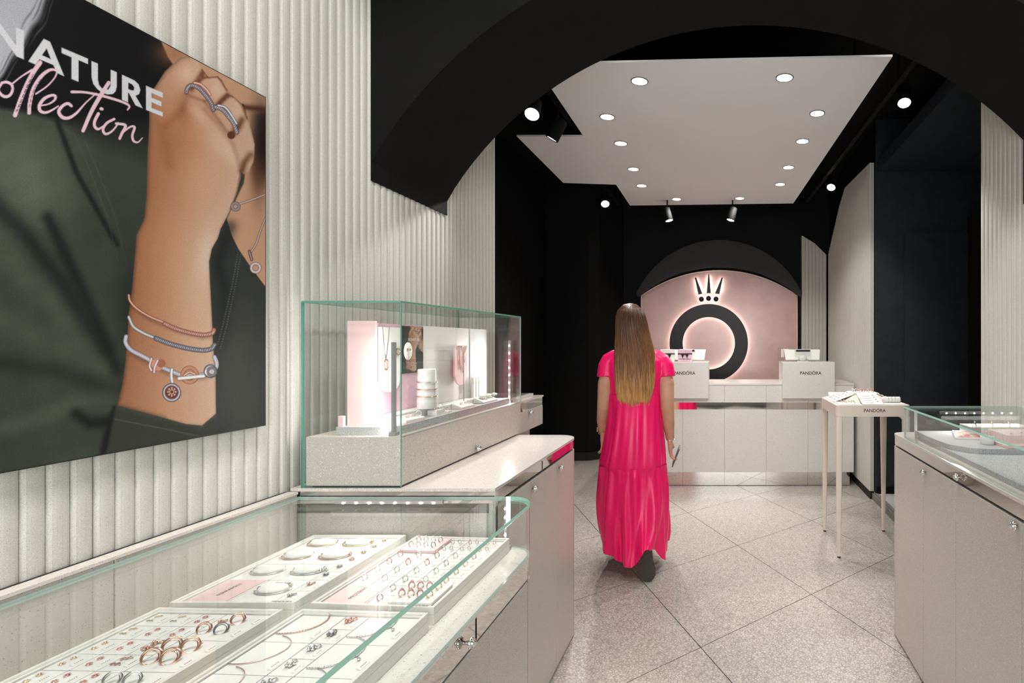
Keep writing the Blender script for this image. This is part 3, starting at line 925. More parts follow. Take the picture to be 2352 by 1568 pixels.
m = MB(); m.prism(flap(2.37, 2.485, 1.437, 1.262, 0, 0.055), XBk + 0.016, XBk + 0.024, axis='x')
b2 = thing('necklace_bust', 'pale pink rounded bust with fine rose gold necklaces', 'jewellery bust', (XBk + 0.02, 2.43, 1.27)); m.build('board', M['pink'], b2)
m = MB(); m.tube([(XBk + 0.020, 2.43, 1.27), (XBk + 0.012, 2.43, ZF + 0.0225)], 0.003, 6); m.build('stem', M['acryl'], b2)
for k, (ya, yb2, zz) in enumerate(((2.395, 2.425, 1.33), (2.41, 2.465, 1.315), (2.43, 2.475, 1.36))):
    m = MB(); m.tube([(XBk + 0.0255, ya, 1.437), (XBk + 0.0262, (ya * 2 + yb2) / 3, (1.437 + zz * 2) / 3), (XBk + 0.0268, (ya + yb2) / 2, zz), (XBk + 0.0262, (ya + yb2 * 2) / 3, (1.437 + zz * 2) / 3), (XBk + 0.0255, yb2, 1.437)], 0.0009, 5)
    o = one('necklace', m, M['rose'], ['short', 'long', 'middle'][k] + ' fine rose gold necklace on the pink bust', 'necklace', 'necklaces on the pink bust')
m = MB(); m.tube([(-1.135, 2.385, ZF + 0.0003), (-1.135, 2.385, 1.43), (-1.16, 2.385, 1.435)], 0.0018, 6); one('necklace_rod', m, M['steel'], 'thin grey rod stand beside the pink bust', 'rod stand')
for k in range(3):
    yy = 2.545 + k * 0.028
    t = thing('earring_stick', 'slim white earring stick, %s of three at the grey panel' % ('first', 'second', 'third')[k], 'earring stand', (-1.165, yy, Z0), group='earring sticks')
    m = MB(); m.box(-1.172, -1.160, yy - 0.009, yy + 0.009, Z0, 1.288); m.build('stick', M['white'], t, bevel=0.002)
    m = MB(); m.torus(0.0085, 0.001, 12, 5, M=Matrix.Translation((-1.166, yy, 1.262)) @ Matrix.Diagonal((0.95, 1.15, 1, 1))); m.build('band', M['gold'], t)
for k in range(4):
    m = MB(); m.ball((-1.112 + 0.012 * (k % 2), 2.515 + 0.034 * k, ZF + 0.031), 0.013, 10, sc3=(1.1, 1.3, 0.55)); one('ring_cushion', m, M['white'], 'white ring cushion, %s of four at the far end of the showcase' % ('first', 'second', 'third', 'last')[k], 'cushion', 'ring cushions')
# acrylic glasses of the mid display
m = MB(); m.box(-1.16, -1.155, 2.22, 2.34, ZF + 0.0003, 1.42); one('acrylic_sheet', m, M['acryl'], 'clear acrylic upright in the middle of the tall showcase', 'acrylic sheet')

# ---- wall hung drawer unit beyond the tall case
du = thing('drawer_unit', 'small wall hung terrazzo drawer unit beyond the tall showcase', 'drawer unit', (-1.24, 3.07, 0.97))
m = MB(); m.box(-1.396, -1.072, 2.83, 3.215, 0.975, 1.083); m.build('body', M['counter'], du, bevel=0.001)
d_ = MB(); d_.box(-1.0718, -1.063, 2.835, 3.213, 0.973, 1.083); dr = d_.build('drawer', M['counter'], du, bevel=0.001)
knob(dr, (-1.063, PX(1215, 947, -1.063).y, PX(1215, 947, -1.063).z))
m = MB(); m.box(-1.396, -1.066, 2.83, 3.215, 1.0835, 1.132); m.build('mirror_band', M['mirror'], du)
m = MB(); m.box(-1.396, -1.060, 2.83, 3.218, 1.1325, 1.142); m.build('worktop', M['slab'], du)
m = MB(); m.box(-1.36, -1.10, 2.86, 3.16, 1.1425, 1.158); m.build('riser', M['slab'], du)
m = MB(); m.box(-1.34, -1.12, 2.88, 3.14, 1.158, 1.16); m.build('riser_inlay', M['dark'], du)
m = MB(); m.box(-1.39, -1.10, 2.84, 3.10, 0.0, 0.974); m.build('pedestal', M['counter'], du)
# ================================================================== jewellery trays in the near case
ZT_ = 0.836
ZPD = 0.8285
ORD = ['first', 'second', 'third', 'fourth', 'fifth', 'sixth', 'seventh', 'eighth', 'ninth']
def rot(x=0, y=0, z=0): return Euler((x, y, z)).to_matrix().to_4x4()

def proto(mb, name, mats):
    o = mb.build(name, mats); me = o.data; bpy.data.objects.remove(o); return me

PR = {}
for nm, metal, gem in (('gold', 'gold', 'gem'), ('rose', 'rose', 'pinkgem'), ('silver', 'silver', 'gem'), ('oxid', 'oxid', 'gem')):
    m = MB()
    Mx = Matrix.Translation((0, 0, 0.0058)) @ rot(PI / 2 - 0.45) @ rot(0, 0.75, 0)
    m.torus(0.0076, 0.0014, 18, 5, 0, Mx)
    m.ball(Mx @ Vector((0, 0.0086, 0)), 0.0034, 7, 1)
    for q in (-0.45, 0.45): m.ball(Mx @ Vector((0.0088 * math.sin(q), 0.0088 * math.cos(q), 0)), 0.0015, 6, 1)
    PR['ring_' + nm] = proto(m, 'ring', [M[metal], M[gem]])
    m = MB()
    m.lathe([(0.0045, 0.0), (0.0048, 0.0012), (0.0036, 0.0024), (0.0005, 0.0028)], 12, 0)
    for i in range(6): m.ball((0.0036 * math.cos(i * PI / 3), 0.0036 * math.sin(i * PI / 3), 0.0021), 0.0011, 5, 1)
    m.ball((0, 0, 0.0028), 0.0014, 6, 1)
    PR['stud_' + nm] = proto(m, 'stud', [M[metal], M[gem]])
    m = MB()
    for i in range(5):
        a = i * 2 * PI / 5
        m.ball((0.0045 * math.cos(a), 0.0045 * math.sin(a), 0.003), 0.0028, 6, 0)
    m.ball((0, 0, 0.0048), 0.0028, 7, 1)
    m.torus(0.0035, 0.001, 10, 5, 0, Matrix.Translation((0.008, 0.002, 0.0022)))
    PR['charm_' + nm] = proto(m, 'charm', [M[metal], M[gem]])
    m = MB()
    Mx = Matrix.Translation((0, 0, 0.0085)) @ rot(0.95, 0.25, 0)
    m.torus(0.0130, 0.0018, 24, 6, 0, Mx)
    m.torus(0.0105, 0.0011, 20, 5, 0, Mx @ Matrix.Translation((0, -0.002, 0.001)))
    m.tube([Mx @ Vector((0.013, 0, 0)), Mx @ Vector((0.016, 0.004, 0.001))], 0.0006, 4, 0)
    PR['hoop_' + nm] = proto(m, 'hoop', [M[metal]])
    m = MB()
    m.tube([(-0.006, -0.002, 0.0018), (-0.003, 0.0015, 0.002), (0.0, -0.0012, 0.002), (0.003, 0.0015, 0.002), (0.006, -0.001, 0.0018)], 0.0011, 5, 0)
    PR['bow_' + nm] = proto(m, 'bow', [M[metal]])
m = MB(); m.hexa([(-0.004, -0.012, 0), (0.004, -0.012, 0), (0.004, 0.012, 0), (-0.004, 0.012, 0), (-0.004, -0.012, 0.0035), (0.0035, -0.012, 0.0006), (0.0035, 0.012, 0.0006), (-0.004, 0.012, 0.0035)])
m.hexa([(-0.0005 + dx, -0.007, z) for dx, z in ((0, 0.0023), (0.0012, 0.0019), (0.0012, 0.0019), (0, 0.0023))] + [(0, 0, 0)] * 4) if False else None
for i in range(5):
    y = -0.007 + i * 0.0032
    m.add([(-0.0008, y, 0.00246), (0.0008, y, 0.00184), (0.0008, y + 0.0018, 0.00184), (-0.0008, y + 0.0018, 0.00246)], [(0, 1, 2, 3)], 1)
PR['tag'] = proto(m, 'price_tag', [M['white'], mat('tag_print', lin(120, 118, 112), 0.8)])
CATS = {'ring': 'ring', 'stud': 'earring', 'charm': 'charm', 'hoop': 'earring', 'bow': 'earring', 'tag': 'price tag'}
NAMES = {'ring': 'ring', 'stud': 'stud_earring', 'charm': 'charm', 'hoop': 'hoop_earring', 'bow': 'bow_earring', 'tag': 'price_tag'}
WORD = {'gold': 'gold', 'rose': 'rose gold', 'silver': 'silver', 'oxid': 'dark silver'}

class Tray:
    def __init__(s, name, label, short, x0, y0, w, l, skew):
        s.x0, s.y0, s.w, s.l, s.k, s.short = x0, y0, w, l, skew, short
        s.t = thing(name, label, 'jewellery tray', (x0 + w / 2, y0 + l / 2, ZD), group='jewellery trays in the glass case')
        b = 0.0075
        m = MB(); m.hexa(s.q(0, w, 0, l, ZD + 0.0006) + s.q(0, w, 0, l, 0.8175)); s.base = m.build('base', M['tray'], s.t)
        for nm, (u0, u1, v0, v1) in (('rim', (0, w, 0, b)), ('rim', (0, w, l - b, l)), ('rim', (0, b, b, l - b)), ('rim', (w - b, w, b, l - b))):
            m = MB(); m.hexa(s.q(u0, u1, v0, v1, 0.8176) + s.q(u0, u1, v0, v1, ZT_)); m.build(nm, M['tray'], s.t, bevel=0.0012)
        # inner step
        for (u0, u1, v0, v1) in ((b, w - b, b, b + 0.005), (b, w - b, l - b - 0.005, l - b), (b, b + 0.005, b + 0.005, l - b - 0.005), (w - b - 0.005, w - b, b + 0.005, l - b - 0.005)):
            m = MB(); m.hexa(s.q(u0, u1, v0, v1, 0.8176) + s.q(u0, u1, v0, v1, ZT_ - 0.005)); m.build('inner_step', M['tray'], s.t)
        m = MB(); m.hexa(s.q(b, w - b, b, l - b, 0.8176) + s.q(b, w - b, b, l - b, 0.8190)); m.build('lining', M['groove'], s.t)
        s.cnt = {}
    def pt(s, u, v, z=ZPD): return Vector((s.x0 + u, s.y0 + v - s.k * u, z))
    def q(s, u0, u1, v0, v1, z): return [s.pt(u0, v0, z), s.pt(u1, v0, z), s.pt(u1, v1, z), s.pt(u0, v1, z)]
    def pad(s, u0, u1, v0, v1, h=ZPD, mt='pad', nm='pad'):
        g = 0.0011
        m = MB(); m.hexa(s.q(u0 + g, u1 - g, v0 + g, v1 - g, 0.8191) + s.q(u0 + g, u1 - g, v0 + g, v1 - g, h - 0.0003))
        return m.build(nm, M[mt], s.t, bevel=0.0010)
    def put(s, kind, metal, u, v, rz, where, sc=1.0, z=ZPD):
        me = PR[kind + '_' + metal] if kind != 'tag' else PR['tag']
        o = link_mesh(NAMES[kind], me, None, s.pt(u, v, z), (0, 0, rz))
        o.scale = (sc, sc, sc)
        w = (WORD[metal] + ' ' if metal else '') + NAMES[kind].replace('_', ' ')
        if kind == 'tag': w = 'white price tag'
        tag(o, '%s, %s, %s' % (w, where, s.short), CATS[kind], '%ss in the %s' % (NAMES[kind].replace('_', ' '), s.short))
        return o

EM = 0.0135
# ---------------- bracelet tray (rear left)
T = Tray('bracelet_tray', 'white tray of bracelets with a pink NARAMKY card, rear left in the glass case', 'bracelet tray', -1.310, 1.288, 0.296, 0.4545, 0.0)
us = [EM, 0.121, 0.231, 0.296 - EM]
vs_ = [EM, 0.1390, 0.2420, 0.3450, 0.4545 - EM]
def cushion(T, uc, vc, where):
    m = MB(); c = T.pt(uc, vc, ZPD + 0.0002)
    m.lathe([(0.036, 0.0), (0.0365, 0.004), (0.033, 0.0085), (0.022, 0.0115), (0.001, 0.0125)], 22, M=Matrix.Translation(c) @ Matrix.Diagonal((1.0, 0.66, 1, 1)))
    tag(m.build('bracelet_cushion', M['pad']), 'white oval cushion, %s of the bracelet tray' % where, 'cushion', 'bracelet cushions')
def bracelet(T, uc, vc, metal, where, charms, full=False, beads='same'):
    c = T.pt(uc, vc, ZPD)
    t = thing('bracelet', '%s bracelet, %s of the bracelet tray' % (WORD[metal], where), 'bracelet', c, group='bracelets in the bracelet tray')
    S = Matrix.Diagonal((1.0, 0.66, 1, 1))
    def ap(a, z=0.0022, r=0.0425): return S @ Vector((r * math.cos(a), r * math.sin(a), z))
    a0, a1 = PI * 0.92, PI * 2.18
    if full: a1 = PI * 2.62
    m = MB(); m.tube([ap(a0 + (a1 - a0) * i / 30, 0.0022 + (0.004 if i > 24 else 0) * (i - 24) / 6) for i in range(31)], 0.0016, 6); m.build('band', M[metal], t, local=True)
    m = MB(); m.ball(ap(a0), 0.0050, 10, 0, (1, 1, 0.9)); m.build('clasp', M[metal], t, local=True)
    for i in range(charms):
        a = a1 - 0.12 - 0.20 * i
        p = ap(a, 0.0045)
        m = MB(); m.torus(0.0030, 0.0018, 12, 6, M=Matrix.Translation(p) @ rot(0, PI / 2, a + PI / 2)); m.build('bead', M[metal if beads == 'same' or i % 2 else beads], t, local=True)
    if charms > 3:
        p = ap(a1 - 0.5, 0.003, 0.050)
        m = MB(); m.ball(p, 0.0035, 8); m.build('pendant', M[metal], t, local=True)
rows1 = [('silver', 'silver'), ('rose', 'rose'), ('gold', 'gold')]
names_r = ['front row', 'second row from the front', 'third row from the front', 'rear row']
T.pad(us[0], us[1], vs_[0], vs_[1])
m = MB(); m.hexa(T.q(us[0] + 0.005, us[1] - 0.004, vs_[0] + 0.004, vs_[1] - 0.004, ZPD + 0.0003) + T.q(us[0] + 0.005, us[1] - 0.004, vs_[0] + 0.004, vs_[1] - 0.004, ZPD + 0.0018))
card = thing('sign_card', 'pale pink card lettered NARAMKY in the bracelet tray', 'sign card', T.pt(0.067, 0.078))
m.build('card', M['pink'], card)
text('NÁRAMKY', 0.066, card, M['ink'], (0.004, 0.002, 0.0023), (0, 0, PI / 2))
for r in range(4):
    for c in range(2):
        if r == 0 and c == 0: continue
        T.pad(us[c], us[c + 1], vs_[r], vs_[r + 1])
        uc = (us[c] + us[c + 1]) / 2 + 0.004; vc = (vs_[r] + vs_[r + 1]) / 2 + 0.004
        wh = '%s, %s' % (names_r[r], 'left' if c == 0 else 'middle')
        cushion(T, uc, vc, wh)
        metal = ['silver', 'silver', 'rose', 'gold'][r]
        bracelet(T, uc, vc, metal, wh, [[0, 6], [0, 6], [0, 3], [0, 3]][r][c], full=(r == 0), beads='rose' if r == 0 else 'same')
    vm = (vs_[r] + vs_[r + 1]) / 2
    for h, (va, vb) in enumerate(((vs_[r], vm), (vm, vs_[r + 1]))):
        T.pad(us[2], us[3], va, vb)
        metal = [['oxid', 'rose'], ['oxid', 'oxid'], ['rose', 'rose'], ['gold', 'gold']][r][h]
        T.put('charm', metal, us[2] + 0.018, (va + vb) / 2 + 0.003, 0.6 + r, '%s, right column, %s' % (names_r[r], ('near', 'far')[h]), 1.05)
        T.put('tag', None, us[2] + 0.042, (va + vb) / 2 - 0.004, 0, '%s, right column, %s' % (names_r[r], ('near', 'far')[h]), 0.8)
text('PANDÓRA', 0.048, T.t, M['ink'], T.pt(0.263, 0.0040, ZT_ + 0.0004) - T.t.location, (0, 0, 0))

# ---------------- ring tray (rear right)
T = Tray('ring_tray', 'white tray of rings with a pink PRSTENY card, rear right in the glass case', 'ring tray', -0.975, 1.2855, 0.304, 0.4480, 0.07)
cw = (0.304 - 2 * EM) / 5; rl = (0.4480 - 2 * EM) / 8
U = [EM + cw * i for i in range(6)]; V = [EM + rl * i for i in range(9)]
T.pad(U[0], U[2], V[0], V[2])
card = thing('sign_card', 'pale pink card lettered PRSTENY in the ring tray', 'sign card', T.pt(0.068, 0.068))
m = MB(); m.hexa(T.q(U[0] + 0.004, U[2] - 0.004, V[0] + 0.004, V[2] - 0.004, ZPD + 0.0003) + T.q(U[0] + 0.004, U[2] - 0.004, V[0] + 0.004, V[2] - 0.004, ZPD + 0.0018)); m.build('card', M['pink'], card)
text('PRSTENY', 0.062, card, M['ink'], (0.004, 0.0, 0.0023), (0, 0, PI / 2))
blk = T.pad(U[3], U[5], V[0], V[2], ZPD + 0.010, 'pad', 'raised_pad')
pkp = T.pad(U[0], U[2], V[6], V[8], ZPD + 0.008, 'pink', 'raised_pad')
tag(pkp, 'raised pink pad')
for r in range(8):
    for c in range(5):
        if (r < 2 and c in (0, 1)) or (r < 2 and c >= 3) or (r >= 6 and c < 2): continue
        T.pad(U[c], U[c + 1], V[r], V[r + 1])
        wh = '%s row from front, %s column' % (ORD[r], ORD[c])
        metal = 'gold' if c == 4 else random.choice(['silver', 'silver', 'oxid', 'rose'] if c > 0 else ['rose', 'silver'])
        n = 2 if r >= 6 else 1
        for k in range(n):
            T.put('ring', metal, U[c] + cw * (0.40 if n == 1 else 0.28 + 0.34 * k), V[r] + rl * (0.5 + 0.12 * k), 0.55, wh + (', ' + ('left', 'right')[k] if n == 2 else ''), 1.05 if n == 1 else 0.8)
        T.put('tag', None, U[c] + cw * 0.80, V[r] + rl * 0.42, 0, wh, 0.72)
for k in range(8):
    a, b = k % 4, k // 4
    T.put('ring', ['rose', 'rose', 'rose', 'gold'][a], U[3] + 2 * cw * (0.18 + 0.21 * a), V[0] + 2 * rl * (0.28 + 0.40 * b), 0.5, '%s, %s line, raised white pad' % (ORD[a], ('near', 'far')[b]), 1.15, ZPD + 0.0095)
    T.put('ring', ['rose', 'silver', 'silver', 'oxid'][a], U[0] + 2 * cw * (0.18 + 0.21 * a), V[6] + 2 * rl * (0.30 + 0.40 * b), 0.5, '%s, %s line, raised pink pad' % (ORD[a], ('near', 'far')[b]), 1.0, ZPD + 0.0075)
text('PANDÓRA', 0.048, T.t, M['ink'], T.pt(0.264, 0.0038, ZT_ + 0.0004) - T.t.location, (0, 0, -0.07))

# ---------------- earring tray (front left)
T = Tray('earring_tray', 'white tray of stud and hoop earrings, front left in the glass case', 'earring tray', -1.310, 0.795, 0.296, 0.470, 0.03)
P5 = 0.054
U = [EM, EM + P5, EM + 2 * P5, EM + 3 * P5, 0.296 - EM]
V = [0.470 - EM - P5 * i for i in range(9)]
V[8] = EM
studs = [[('bow', 'gold'), ('bow', 'gold'), ('stud', 'rose')], [('bow', 'gold'), ('stud', 'rose'), ('stud', 'rose')],
         [('stud', 'gold'), ('stud', 'rose'), ('charm', 'rose')], [('stud', 'gold'), ('stud', 'rose'), ('bow', 'rose')],
         [('stud', 'gold'), ('stud', 'rose'), ('stud', 'rose')], [('stud', 'gold'), ('stud', 'rose'), ('charm', 'rose')]]
for r in range(8):
    for c in range(3):
        T.pad(U[c], U[c + 1], V[r + 1], V[r])
        if r > 5: continue
        kd, mt = studs[r][c]
        for k in range(2):
            T.put(kd, mt, U[c] + P5 * 0.34, V[r + 1] + P5 * (0.34 + 0.36 * k), 0.4 * k, '%s row from rear, %s column, %s' % (ORD[r], ORD[c], ('near', 'far')[k]), 1.1 if kd != 'bow' or mt != 'rose' else 1.5)
        T.put('tag', None, U[c] + P5 * 0.82, V[r + 1] + P5 * 0.45, 0, '%s row from rear, %s column' % (ORD[r], ORD[c]), 1.0)
for r in range(4):
    T.pad(U[3], U[4], V[2 * r + 2], V[2 * r])
    if r > 2: continue
    mt = [('rose', 'oxid'), ('rose', 'rose'), ('silver', 'silver')][r]
    for k in range(2):
        for j in range(2):
            T.put('hoop' if not (r == 0 and k == 0 and j == 1) else 'charm', mt[k] if not (r == 0 and k == 1 and j == 1) else 'rose', U[3] + 0.020 + 0.038 * k, V[2 * r + 2] + 0.032 + 0.040 * j, 0.25 + 0.3 * j,
                  '%s wide cell from rear, %s pair, %s' % (ORD[r], ('left', 'right')[k], ('near', 'far')[j]), (1.15 if r == 1 else 0.95))
    for k in range(2):
        T.put('tag', None, U[4] - 0.010, V[2 * r + 2] + 0.028 + 0.05 * k, 0, '%s wide cell from rear, %s' % (ORD[r], ('near', 'far')[k]), 1.0)

# ---------------- necklace tray (front right)
T = Tray('necklace_tray', 'white tray of fine necklaces and hanging charms, front right in the glass case', 'necklace tray', -0.972, 0.79, 0.302, 0.468, 0.06)
U = [EM, 0.118, 0.172, 0.302 - EM]
V = [0.468 - EM - 0.110 * i for i in range(5)]
def chain(T, uc, vc, ru, rv, a0, a1, metal, where, bead, drop=None):
    c = T.pt(uc, vc)
    t = thing('necklace', '%s arc necklace, %s, necklace tray' % (WORD[metal], where), 'necklace', c, group='necklaces in the necklace tray')
    pts = []
    n = 34
    for i in range(n + 1):
        a = a0 + (a1 - a0) * i / n
        pts.append(Vector((ru * math.cos(a), rv * math.sin(a) - T.k * ru * math.cos(a), 0.0016)))
    m = MB(); m.tube(pts, 0.0009, 5)
    if bead:
        for p in pts[1:-1]: m.ball(p, 0.0019, 6)
    m.build('chain', M[metal], t, local=True)
    if drop:
        p = pts[drop]
        m = MB(); m.ball(p + Vector((0, 0, 0.002)), 0.0045, 8); m.build('pendant', M[metal], t, local=True)
        m = MB(); m.tube([p, p + Vector((0.012, -0.012, -0.0005))], 0.0007, 5); m.ball(p + Vector((0.014, -0.014, 0.0012)), 0.0034, 8); m.build('pendant_drop', M[metal], t, local=True)
for r in range(4):
    wh = '%s row from rear' % ORD[r]
    T.pad(U[0], U[1], V[r + 1], V[r]); T.pad(U[2], U[3], V[r + 1], V[r])
    vm = (V[r] + V[r + 1]) / 2
    for h, (va, vb) in enumerate(((vm, V[r]), (V[r + 1], vm))):
        T.pad(U[1], U[2], va, vb)
        if r < 3:
            mt = [['rose', 'oxid'], ['silver', 'silver'], ['silver', 'silver']][r][h]
            T.put('charm', mt, U[1] + 0.022, (va + vb) / 2 + 0.004, 0.5 + h, '%s, middle column, %s' % (wh, ('far', 'near')[h]), 1.35)
            T.put('tag', None, U[1] + 0.044, (va + vb) / 2 - 0.006, 0, '%s, middle column, %s' % (wh, ('far', 'near')[h]), 1.0)
    if r < 3:
        chain(T, 0.024, V[r] - 0.030, 0.064, 0.052, -PI / 2 - 0.15, 0.42 * PI, 'rose', 'left column, ' + wh, r == 0)
        T.put('tag', None, U[1] - 0.008, V[r + 1] + 0.030, 0, '%s, left column' % wh, 1.2)
        chain(T, 0.185, V[r] - 0.030, 0.062, 0.056, -PI / 2 - 0.12, 0.42 * PI, 'silver', 'right column, ' + wh, r < 2, 17)
        T.put('tag', None, U[3] - 0.008, V[r + 1] + 0.040, 0, '%s, right column' % wh, 1.2)
# ================================================================== lit crown sign on the pink wall
YS = YB - 0.055
sg = thing('crown_sign', 'black back-lit crown and ring emblem on the pink wall', 'sign', P(1628, 788, YS))
def annulus(m, c, r0, r1, y0, y1, n=64):
    vs = []
    for y in (y0, y1):
        for r in (r0, r1):
            for i in range(n):
                a = 2 * PI * i / n
                vs.append((c.x + r * math.cos(a), y, c.z + r * math.sin(a)))
    fs = []
    for i in range(n):
        j = (i + 1) % n
        A, B, C_, D = 0, n, 2 * n, 3 * n
        fs += [(A + i, A + j, B + j, B + i), (C_ + i, C_ + j, D + j, D + i), (A + i, A + j, C_ + j, C_ + i), (B + i, B + j, D + j, D + i)]
    m.add(vs, fs)
c = P(1628, 788, YS); kpx = YS / F
m = MB(); annulus(m, c, 60 * kpx, 90 * kpx, YS - 0.012, YS + 0.012); m.build('ring', M['sign'], sg)
m = MB()
for r in (63.5 * kpx, 86.5 * kpx): annulus(m, c, r - 0.005, r + 0.005, YS + 0.0125, YS + 0.018, 48)
m.build('ring_light', M['halo'], sg)
def zz(pts): return [(P(1560 + x / 5.228, 600 + y / 5.228, YS).x, P(1560 + x / 5.228, 600 + y / 5.228, YS).z) for x, y in pts]
for pts in ([(230, 400), (278, 388), (205, 195), (188, 198)], [(330, 383), (380, 383), (362, 155), (350, 158)], [(430, 385), (483, 395), (525, 195), (510, 195)]):
    q = zz(pts)
    m = MB(); m.prism(q, YS - 0.012, YS + 0.012, axis='y'); m.build('crown_spike', M['sign'], sg)
    cx_ = sum(p[0] for p in q) / 4; cz_ = sum(p[1] for p in q) / 4
    m = MB(); m.prism([(cx_ + (x - cx_) * 0.8, cz_ + (z - cz_) * 0.9) for x, z in q], YS + 0.0125, YS + 0.016, axis='y'); m.build('spike_light', M['halo'], sg)
for x, y in ((267, 455), (353, 445), (442, 453)):
    (X_, Z_), = zz([(x, y)])
    m = MB(); m.lathe([(0.001, -0.012), (30 / 5.228 * kpx, -0.012), (30 / 5.228 * kpx, 0.012), (0.001, 0.012)], 20, M=Matrix.Translation((X_, YS, Z_)) @ rot(PI / 2)); m.build('crown_dot', M['sign'], sg)
    m = MB(); m.lathe([(0.001, 0), (0.022, 0), (0.022, 0.003), (0.001, 0.003)], 14, M=Matrix.Translation((X_, YS + 0.0165, Z_)) @ rot(PI / 2)); m.build('dot_light', M['halo'], sg)

# ================================================================== till counter
tx0, tx1, ty0, ty1 = -0.86, 1.325, 5.50, 6.12
till = thing('till_counter', 'pale terrazzo till counter with mirror strip and mirrored plinth', 'counter', (0.23, 5.8, 0))
m = MB(); m.box(tx0, tx1, ty0 + 0.02, ty1, 0.14, 1.02); m.build('carcass', M['desk'], till)
m = MB(); m.box(tx0 - 0.004, tx1, ty0 - 0.004, ty1, 1.0205, 1.04); m.build('worktop', M['slab'], till, bevel=0.002)
cuts = [tx0, -0.404, 0.018, 0.44, 0.862, tx1]
for a, b in zip(cuts[:-1], cuts[1:]):
    m = MB(); m.box(a + 0.0007, b - 0.0007, ty0, ty0 + 0.0195, 0.143, 0.775); m.build('front_panel', M['desk'], till, bevel=0.001)
    m = MB(); m.box(a + 0.0007, b - 0.0007, ty0, ty0 + 0.0195, 0.847, 1.02); m.build('upper_panel', M['desk'], till, bevel=0.001)
    m = MB(); m.box(a + 0.0007, b - 0.0007, ty0 + 0.008, ty0 + 0.0195, 0.7755, 0.8465); m.build('mirror_strip', M['mirror'], till)
    m = MB(); m.box(max(a, tx0 + 0.03) + 0.0008, min(b, tx1 - 0.035) - 0.0008, ty0 + 0.03, ty0 + 0.04, 0.004, 0.14); m.build('mirror_plinth', M['mirror'], till)
m = MB(); m.box(tx0 + 0.03, tx1 - 0.035, ty0 + 0.0405, ty1 - 0.05, 0.0, 0.139); m.build('plinth', M['dark'], till)

def till_box(x0, x1, label):
    m = MB(); m.box(x0, x1, 5.462, 5.495, 0.892, 1.256); t = tag(m.build('screen_panel', M['desk'], till, bevel=0.0012), label)
    m = MB(); m.box(x0, x1, 5.4975, 5.80, 1.236, 1.256); m.build('screen_shelf', M['slab'], till)
    for xs in (x0, x1 - 0.02):
        m = MB(); m.box(xs, xs + 0.02, 5.4975, 5.80, 1.0405, 1.2355); m.build('screen_side', M['desk'], till)
    text('PANDÓRA', 0.214, t, M['ink'], Vector(((x0 + x1) / 2 + 0.02, 5.4612, P(1862, 857, 5.46).z)) - till.location, (PI / 2, 0, 0), offset=0.012)
till_box(-0.666, -0.142, 'raised terrazzo screen lettered PANDÓRA, partly behind the woman')
till_box(0.60, 1.124, 'raised terrazzo screen lettered PANDÓRA, right half of the till')

def monitor(xc, label):
    t = thing('till_monitor', label, 'monitor', (xc, 5.66, 1.2565))
    G = mat('monitor_grey_white', lin(206, 208, 202), 0.4)
    q = rot(-0.42)
    Mx = Matrix.Translation((xc, 5.67, 1.295)) @ q
    m = MB(); pts = [Mx @ Vector(p) for p in [(-0.175, -0.010, -0.028), (0.175, -0.010, -0.028), (0.175, 0.010, -0.028), (-0.175, 0.010, -0.028), (-0.19, -0.010, 0.09), (0.19, -0.010, 0.09), (0.19, 0.010, 0.09), (-0.19, 0.010, 0.09)]]
    m.hexa(pts); m.build('screen_back', G, t, bevel=0.004)
    pts = [Mx @ Vector(p) for p in [(-0.17, 0.0101, -0.02), (0.17, 0.0101, -0.02), (0.17, 0.0106, -0.02), (-0.17, 0.0106, -0.02), (-0.18, 0.0101, 0.08), (0.18, 0.0101, 0.08), (0.18, 0.0106, 0.08), (-0.18, 0.0106, 0.08)]]
    m = MB(); m.hexa(pts); m.build('screen', M['sign'], t)
    m = MB(); m.ball((xc, 5.645, 1.2935), 0.046, 14, sc3=(1, 0.5, 0.78)); m.build('hub', G, t)
    m = MB(); m.box(xc - 0.06, xc + 0.06, 5.62, 5.74, 1.2566, 1.263); m.build('foot', G, t)
    m = MB(); m.box(xc - 0.082, xc + 0.082, 5.625, 5.648, 1.352, 1.384); m.build('customer_display', G, t, bevel=0.003)
    m = MB(); m.box(xc - 0.073, xc + 0.073, 5.6238, 5.6248, 1.358, 1.378); m.build('display_screen', M['sign'], t)
monitor(0.83, 'grey back of the till monitor on the right till box')
monitor(-0.365, 'grey back of the till monitor behind the gift boxes')

def gift(xc, w, h, mt, label, y=5.54, lettered=True):
    t = thing('gift_box', label, 'gift box', (xc, y, 1.2565))
    m = MB(); m.box(xc - w / 2, xc + w / 2, y, y + 0.06, 1.2565, 1.2565 + h); m.build('box', mt, t, bevel=0.002)
    zr = 1.2565 + h * 0.64
    m = MB(); m.box(xc - w / 2 - 0.001, xc + w / 2 + 0.001, y - 0.001, y + 0.061, zr - 0.006, zr + 0.006); m.build('ribbon', M['ink'], t)
    for s_ in (-1, 1):
        m = MB(); m.prism([(xc, zr - 0.005), (xc + s_ * 0.026, zr + 0.008), (xc + s_ * 0.040, zr - 0.004), (xc + s_ * 0.022, zr - 0.045), (xc + s_ * 0.012, zr - 0.020)], y - 0.006, y - 0.0012, axis='y'); m.build('bow_loop', M['ink'], t)
    if lettered: text('PANDORA', w * 0.86, t, M['ink'], Vector((xc, y - 0.0008, 1.2565 + 0.026)) - t.location, (PI / 2, 0, 0), offset=0.006)
gift(P(1573, 0, 5.54).x, 0.142, 0.126, M['rosepink'], 'pink gift box with black ribbon bow lettered PANDORA')
gift(P(1533, 0, 5.54).x, 0.142, 0.126, M['white'], 'white gift box with black ribbon bow beside the woman', lettered=False)
hd = P(1808, 0, 5.75)
